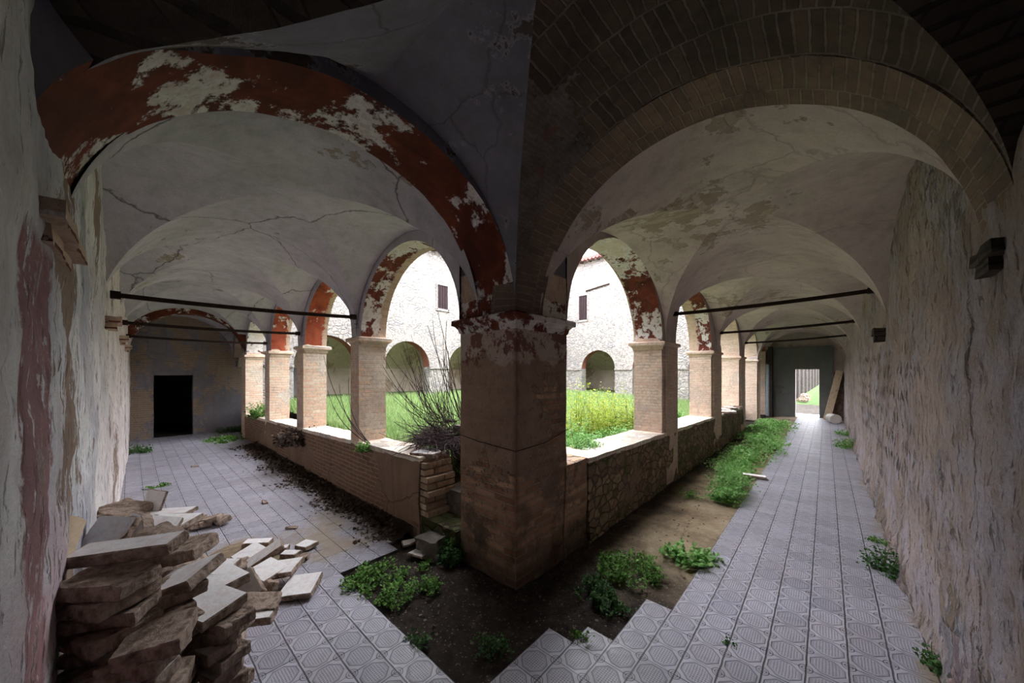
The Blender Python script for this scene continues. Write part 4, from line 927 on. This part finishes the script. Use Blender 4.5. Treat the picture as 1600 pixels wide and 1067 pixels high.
# bare twigs: a suckering shrub left of the corner pier
def whip(mb, base, dirv, length, curl, r, rng, seg=9):
    p = Vector(base); d = Vector(dirv).normalized(); pts = [p.copy()]
    for i in range(seg):
        d = (d + Vector(curl) * (1 / seg) + Vector((rng.gauss(0, .05), rng.gauss(0, .05), rng.gauss(0, .04)))).normalized(); p = p + d * (length / seg); pts.append(p.copy())
    mb.tube(pts, r, r * .35, 4, cap=False); return pts
rng = random.Random(21)
t = thing('bare_shrub', 'leafless shrub of long upright and arching twigs behind the broken wall end', 'shrub', (-3.75, 3.0, .95)); o = Vector(t.location)
mb = MB()
tops = [((-3.62, 3.05, 1.2), (698, 500)), ((-3.6, 3.0, 1.2), (683, 484)), ((-3.6, 3.0, 1.2), (676, 500)), ((-3.55, 3.0, 1.25), (668, 508)), ((-3.45, 3.0, 1.3), (722, 540)), ((-3.55, 2.95, 1.2), (700, 548)), ((-3.7, 2.9, 1.15), (655, 540)), ((-3.5, 3.0, 1.3), (716, 556)), ((-3.6, 3.0, 1.3), (690, 560))]
for b, (px, py) in tops:
    b = Vector(b); e = at_t(px, py, 4.75 + rng.uniform(-.2, .3)); m_ = b.lerp(e, .45) + Vector((rng.gauss(-.08, .08), rng.gauss(-.06, .08), -.04)); pts = [((1 - s_) ** 2) * b + 2 * s_ * (1 - s_) * m_ + s_ * s_ * e - o for s_ in [i / 10 for i in range(11)]]
    q = MB(); q.tube(pts, .008, .0035, 5, cap=False); q.build('main_stem', M['twig'], t)
mb = MB()
for k in range(46):   # arching side twigs reaching left
    b = Vector((-3.8 + rng.gauss(0, .15), 2.95 + rng.gauss(0, .12), 1.02 + rng.random() * .25)); e = at_t(rng.uniform(592, 700), rng.uniform(545, 690) if k % 3 else rng.uniform(520, 600), 4.5 + rng.gauss(0, .35))
    m_ = b.lerp(e, .5) + Vector((0, 0, -.22 - .1 * rng.random())); pts = [((1 - s_) ** 2) * b + 2 * s_ * (1 - s_) * m_ + s_ * s_ * e - o for s_ in [i / 8 for i in range(9)]]
    mb = MB(); mb.tube(pts, .0065, .0025, 3, cap=False)
    for j in (2, 3, 4, 5, 6):
        if rng.random() < .75: whip(mb, pts[j], (rng.gauss(-.3, .5), rng.gauss(0, .4), 1), rng.uniform(.12, .35), (0, 0, .3), .003, rng, 4)
    mb.build('side_twig', M['twig'], t)
t = thing('brushwood_heap', 'tangled heap of dry dark brushwood on the low wall beside the steps', 'brushwood', (-3.75, 2.7, .98)); mb = MB()
for k in range(700):
    an = rng.random() * 6.28; r = .34 * math.sqrt(rng.random()); b = (r * math.cos(an) * 1.2, r * math.sin(an) * .75, rng.random() * .26 * (1 - r / .5))
    whip(mb, b, (rng.gauss(0, 1), rng.gauss(0, 1), rng.gauss(.1, .4)), rng.uniform(.15, .5), (rng.gauss(0, .8), rng.gauss(0, .8), rng.gauss(-.4, .5)), rng.uniform(.002, .006), rng, 5)
mb.build('twigs', M['twig'], t)['kind'] = 'stuff'
mb = MB(); 
for k in range(350):
    an = rng.random() * 6.28; r = .28 * math.sqrt(rng.random()); mb.leaf((r * math.cos(an) * 1.1, r * math.sin(an) * .7, rng.random() * .2), rng.uniform(.02, .035), 0, 0, .5, rng)
mb.build('dead_leaf', M['litter'], t)['kind'] = 'stuff'
t = thing('bare_shoot', 'thin curved bare shoots rising from the wall top between the first and second left piers', 'shoot', (-4.78, 2.3, .84)); o = Vector(t.location); mb = MB()
for (px, py, q) in ((506, 556, -.25), (512, 610, -.1), (545, 590, .1), (530, 600, 0)):
    e = at_t(px, py, 5.0); b = Vector((-4.78, 2.32, .86)); m_ = b.lerp(e, .45) + Vector((-.25, -.12, -.1)); mb = MB(); mb.tube([((1 - s_) ** 2) * b + 2 * s_ * (1 - s_) * m_ + s_ * s_ * e - o for s_ in [i / 10 for i in range(11)]], .008, .003, 4, cap=False); mb.build('stem', M['twig'], t)
# dead leaves along the foot of the left low wall
rng = random.Random(31); mb = MB()
for k in range(9000):
    x = -3.7 - 7.5 * rng.random() ** .9; wd = .30 * (.5 + .5 * math.sin(x * 2.1) ** 2) + .08; y = YC - .02 - abs(rng.gauss(0, wd * .62)); h = .10 * max(0, 1 - (YC - y) / .35)
    mb.leaf((x, y, .004 + rng.random() * h), rng.uniform(.025, .06), 0, 0, .5, rng)
tag(mb.build('leaf_litter', M['litter']), 'dark dead leaves and twigs heaped along the foot of the left low wall', 'leaf litter', kind='stuff')
mb = MB()
def lm(a, b):
    x = -3.6 - 7.6 * a; wd = .34 * (.55 + .45 * math.sin(x * 2.1) ** 2) + .06; y = YC + .02 - wd * b; return (x, y, -.01 + .12 * max(0, (1 - b)) ** 1.6 + .012 * fbm(x, y, 0, 6))
mb.grid(120, 8, lm); tag(mb.build('soil_bank', M['soil'], smooth=True), 'narrow bank of dark soil against the left low wall', 'soil')
# grit and pebbles on the soil
mb = MB(); rng = random.Random(41)
for k in range(1500):
    x = rng.uniform(-3.4, -.95); y = rng.uniform(1.3, 9)
    if x > redge(y) or (x < XC and y > YC) or (y < 1.36 and x < -1.68): continue
    mb.leaf((x, y, gz(x, y) + .004), rng.uniform(.012, .035), 0, 0, .6, rng)
tag(mb.build('grit', simple('grit_chips', ['#5b5047', '#7e736a', '#4b423b'], .9, 40, 0)), 'scattered grit and chips over the bare soil', 'grit', kind='stuff')
# slabs on the right parapet, brick on the strip
for k, (px, py) in enumerate(((1131, 640), (1139, 637), (1147, 635), (1136, 644), (1128, 645))):
    p = at_z(px, py, .83 + .03 * (k % 2)); me = slabmesh('loose_slab', .42, .3, .05, .008, 50 + k, .15); put(me, 'loose_flagstone', p, (.08 * math.sin(k), .06, k * 1.1), ['loose dark slab, middle of the row on the right low wall', 'loose slab second from the far pier on the right low wall', 'loose slab touching the far pier on the right low wall', 'loose slab at the front edge of the right low wall', 'loose slab nearest the camera on the right low wall'][k], 'slab')
put(slabmesh('brick_piece', .2, .12, .06, .006, 77, .15), 'brick_piece', at_z(1131, 749, .03), (0, 0, .6), 'pale brick lying on the sandy strip beside the weeds', 'brick')
put(slabmesh('brick_piece', .36, .14, .05, .006, 78, 0), 'brick_piece', at_z(1178, 744, .03), (0, 0, .15), 'pale flat brick on the edge of the tile path beside the weed mat', 'brick')
mb = MB(); pts = []
for x, y, z in ((CX0 - .02, YC + .5, 1.30), (CX0 - .012, YC + .012, 1.27), (-2.5, YC + .008, 1.235), (XC + .0, YC + .01, 1.21), (XC + .0, 2.7, 1.225), (XC + .0, CY1, 1.31)): pts.append((x - XC, y - YC, z - 1.2))
mb.tube(pts, .004, .004, 4); tag(mb.build('wire', M['iron'], loc=(XC, YC, 1.2)), 'thin wire slung round the corner pier', 'wire')

# ------------------------------------------------------------------ the heap of slabs by the left wall
mb = MB()
def mound(a, b):
    an = 2 * math.pi * a; r = b; x = -3.4 + .75 * r * math.cos(an) ; y = .22 + .38 * r * math.sin(an); y = max(y, -.2)
    return (x, y, -.02 + .66 * (1 - r ** 2.2) + .03 * fbm(x, y, 0, 5))
mb.grid(48, 14, mound, flip=False); tag(mb.build('rubble_mound', M['slab'], smooth=False), 'mound of crumbled rubble under the stacked slabs', 'rubble', kind='stuff')
mb = MB()
def sand(a, b):
    an = 2 * math.pi * a; r = b; x = -4.35 + .62 * r * math.cos(an); y = .78 + .42 * r * math.sin(an)
    return (x, y, -.012 + .06 * (1 - r ** 1.5) + .014 * fbm(x, y, 0, 7) * (1 - r))
mb.grid(48, 14, sand); tag(mb.build('sand_heap', simple('sandy_mortar', ['#6c5c4b', '#8b7964', '#a08e78'], .97, 12, .015), smooth=True), 'low spread of sandy mortar crumbs between the slab stack and scattered slabs', 'sand', kind='stuff')
lib = [slabmesh('terracotta_block', *q) for q in ((.30, .30, .065, .006, 1, 0, False), (.32, .26, .06, .007, 2, .12, False), (.28, .30, .058, .006, 3, .2, True), (.34, .22, .055, .006, 4, 0, False), (.27, .27, .05, .008, 5, .1, True))]
lib2 = [slabmesh('terracotta_block', *q) for q in ((.27, .27, .05, .004, 11, 0, True), (.26, .22, .05, .004, 12, .25, True), (.24, .12, .05, .006, 13, .1, True), (.14, .11, .045, .007, 14, .2, False), (.36, .13, .05, .006, 15, 0, True))]
num = ['top', 'second', 'third', 'fourth', 'fifth', 'sixth', 'seventh', 'eighth', 'ninth', 'tenth', 'eleventh', 'twelfth', 'thirteenth', 'fourteenth']
rng = random.Random(51)
def stack(name, px, py, t, n, pitch, rz, sc=1.0, jit=.012):
    p = at_t(px, py, t)
    for k in range(n):
        z = p.z - k * pitch
        if z < .02: break
        me = lib[rng.choice((0, 1, 3, 0, 2))]
        o = put(me, 'terracotta_block', (p.x + rng.gauss(0, jit * 1.6), p.y + rng.gauss(0, jit), z), (rng.gauss(0, .035), rng.gauss(0, .035), rz + rng.gauss(0, .13)), '%s crusty slab from above in the %s stack of the wall heap' % (num[k], name), 'slab', 'slabs stacked by the left wall'); o.scale = (sc, sc, 1)
# tall front stacks: left, middle, right
stack('tall front left', 178, 905, 1.52, 14, .073, .75, .78)
stack('middle', 262, 925, 1.72, 13, .070, .35, .72)
stack('front middle low', 236, 998, 1.50, 9, .068, 1.0, .72)
stack('right-hand', 343, 962, 1.86, 12, .066, .55, .74)
def lay(px, py, t, rot, me, lab, sc=(1, 1, 1)):
    o = put(me, 'terracotta_block', at_t(px, py, t), rot, lab, 'slab', None); o.scale = sc
lay(200, 858, 1.62, (.08, -.06, .95), lib2[4], 'long narrow slab lying across the top of the front left stack', (1.1, 1, 1.1))
lay(285, 905, 1.78, (.1, -.35, .8), lib2[0], 'slab tilted steeply in the middle of the heap', (1, .9, 1.1))
lay(325, 945, 1.83, (.05, .12, .5), lib2[0], 'pale-faced slab on top of the right-hand stack', (.95, .85, 1.1))
lay(345, 908, 2.15, (.03, .05, .3), lib2[0], 'pale clean slab behind the right-hand stack', (.85, .8, 1.2))
lay(333, 890, 2.25, (.0, .1, .9), lib2[1], 'pale broken slab leaning near the heap centre', (.85, .9, 1))
lay(378, 925, 2.3, (.7, .5, .2), lib2[0], 'pale slab propped upright right of the heap', (.8, .8, 1))
lay(398, 945, 2.2, (.1, .2, 1.1), lib[1], 'crusty slab at the right edge of the heap', (.8, .7, .8))
lay(412, 962, 2.15, (.05, .15, 1.2), lib2[2], 'narrow slab at the lower right edge of the heap')
lay(232, 848, 2.0, (.1, .05, .3), lib[0], 'dark crusty slab behind the long narrow slab', (.9, .9, 1))
lay(275, 862, 2.0, (.05, -.1, .9), lib[1], 'crusty slab on top of the middle stack', (.95, .9, 1.1))
lay(155, 838, 2.05, (.2, -.1, .5), lib2[0], 'pale slab behind the leaning boards', (.9, .9, 1))
lay(172, 835, 1.95, (.9, .1, .9), lib[4], 'slab standing on edge behind the front left stack', (.7, .7, 1))
lay(215, 832, 2.15, (1.1, 0, .4), lib[2], 'slab standing on edge in the back of the heap', (.7, .7, 1))
lay(238, 828, 2.25, (.5, .3, 1.2), lib2[1], 'tilted pale slab in the back of the heap', (.9, .9, 1))
lay(262, 818, 2.5, (.0, .03, .9), lib2[0], 'clean pale slab lying flat at the back right of the heap', (1.1, 1, .9))
lay(236, 803, 2.8, (.0, .0, .92), lib2[4], 'thin long slab under the upright patterned tile', (1.6, 1.2, .7))
lay(190, 798, 2.75, (.05, .05, .5), lib[0], 'crusty mortar slab at the back against the left wall', (1, .8, 1.1))
lay(182, 812, 2.6, (.02, .0, .6), lib[3], 'dark narrow slab under the back mortar slab', (1, .9, 1))
o = put(slabmesh('patterned_tile', .2, .2, .02, .002, 88, 0), 'patterned_tile', at_t(240, 785, 2.86), (1.25, .05, .55), 'reddish patterned cement tile standing upright at the back of the heap', 'tile')
# scattered slabs on the tiles right of the heap (they lie on the floor or on each other)
SC = [(470, 916, .05, (.12, -.05, .9), 0, 'clean square slab lying nearest the tiles, lower right of the scatter', (1, 1, 1)),
      (418, 892, .13, (.1, .12, .35), 0, 'pale broken slab on top of the scattered pile', (.95, .85, 1)),
      (443, 888, .12, (.1, -.12, .8), 1, 'pale angular slab beside the clean square slab', (1.0, 1, 1)),
      (415, 866, .16, (.3, -.5, 1.3), 4, 'long narrow slab leaning across the scattered pile', (.85, 1, 1.1)),
      (403, 848, .06, (0, .05, .95), 4, 'narrow slab at the back of the scattered pile', (.7, .9, 1)),
      (393, 868, .07, (.2, .2, .4), 0, 'crusty slab under the leaning narrow slab', (.9, .9, 1.2)),
      (444, 857, .05, (.0, .1, 1.2), 2, 'reddish brick piece at the back right of the scatter', (.7, .7, 1)),
      (458, 866, .04, (0, .05, .8), 2, 'grey brick piece right of the reddish piece', (.9, .8, .9)),
      (482, 852, .04, (0, .03, .5), 2, 'flat orange brick farthest right of the scatter', (.9, 1.3, .8)),
      (473, 870, .03, (0, 0, 1.0), 3, 'small square chip right of the scatter', (.8, .8, 1)),
      (415, 920, .06, (1.2, .1, .75), 3, 'dark brick standing on end under the pale slabs', (1.2, 1.2, 1.6)),
      (375, 880, .10, (.15, .05, .6), 3, 'brick chunk between the heap and the scattered pile', (1.5, 1.2, 1.2)),
      (383, 890, .05, (.1, .3, .2), 3, 'smaller brick chunk between the heap and the scattered pile', (1.3, 1, 1.2))]
for px, py, z, r, i, lab, s_ in SC:
    o = put(lib2[i], 'terracotta_block', at_z(px, py, z), r, lab, 'slab'); o.scale = s_
for k, (px, py, z, r) in enumerate(((291, 818, .05, .3), (305, 812, .07, 1.2), (318, 816, .05, 2.2), (331, 811, .08, .9), (347, 812, .05, .2), (312, 820, .04, 1.7))):
    o = put(lib2[3], 'brick_chip', at_z(px, py, z), (.3 * math.sin(k * 2), .3 * math.cos(k), r), ['leftmost', 'second', 'fourth', 'fifth', 'rightmost', 'third and lowest'][k] + ' chip of the short row of brick chips behind the heap', 'brick chip'); o.scale = (1.5, 1.3, 1.5)
for k, (px, py, lab) in enumerate(((414, 784, 'curled brown piece of bark on the left floor tiles'), (456, 824, 'small black lump on the left floor tiles'), (304, 728, 'dark crumb on the far left floor tiles'))):
    o = put(lib2[3], 'debris_piece', at_z(px, py, .015), (0, .1, k), lab, 'debris'); o.scale = (.9, .5, .5)
# leaning boards against the left wall
for k, (a_, b_, ta, tb, lab) in enumerate(((( 72, 903), (116, 808), 1.42, 1.66, 'wide thin cream board leaning on the left wall beside the slab heap'), ((82, 905), (121, 812), 1.47, 1.72, 'second thin board behind the cream board'))):
    p0, p1 = at_t(*a_, ta), at_t(*b_, tb); c = (p0 + p1) / 2; d = (p1 - p0) / 2; vw = (c - Vector((0, 0, EYE))).normalized(); sd = d.cross(vw).normalized() * .032; th = d.cross(sd).normalized() * .006; sd += th * 2
    mb = MB(); q = [c * 0 + d * i + sd * j + th * l for i in (-1, 1) for j in (-1, 1) for l in (-1, 1)]
    for f in ((0, 1, 3, 2), (4, 6, 7, 5), (0, 4, 5, 1), (2, 3, 7, 6), (0, 2, 6, 4), (1, 5, 7, 3)): mb.face([q[i] for i in f])
    tag(mb.build('board', M['board'], loc=c), lab, 'board')
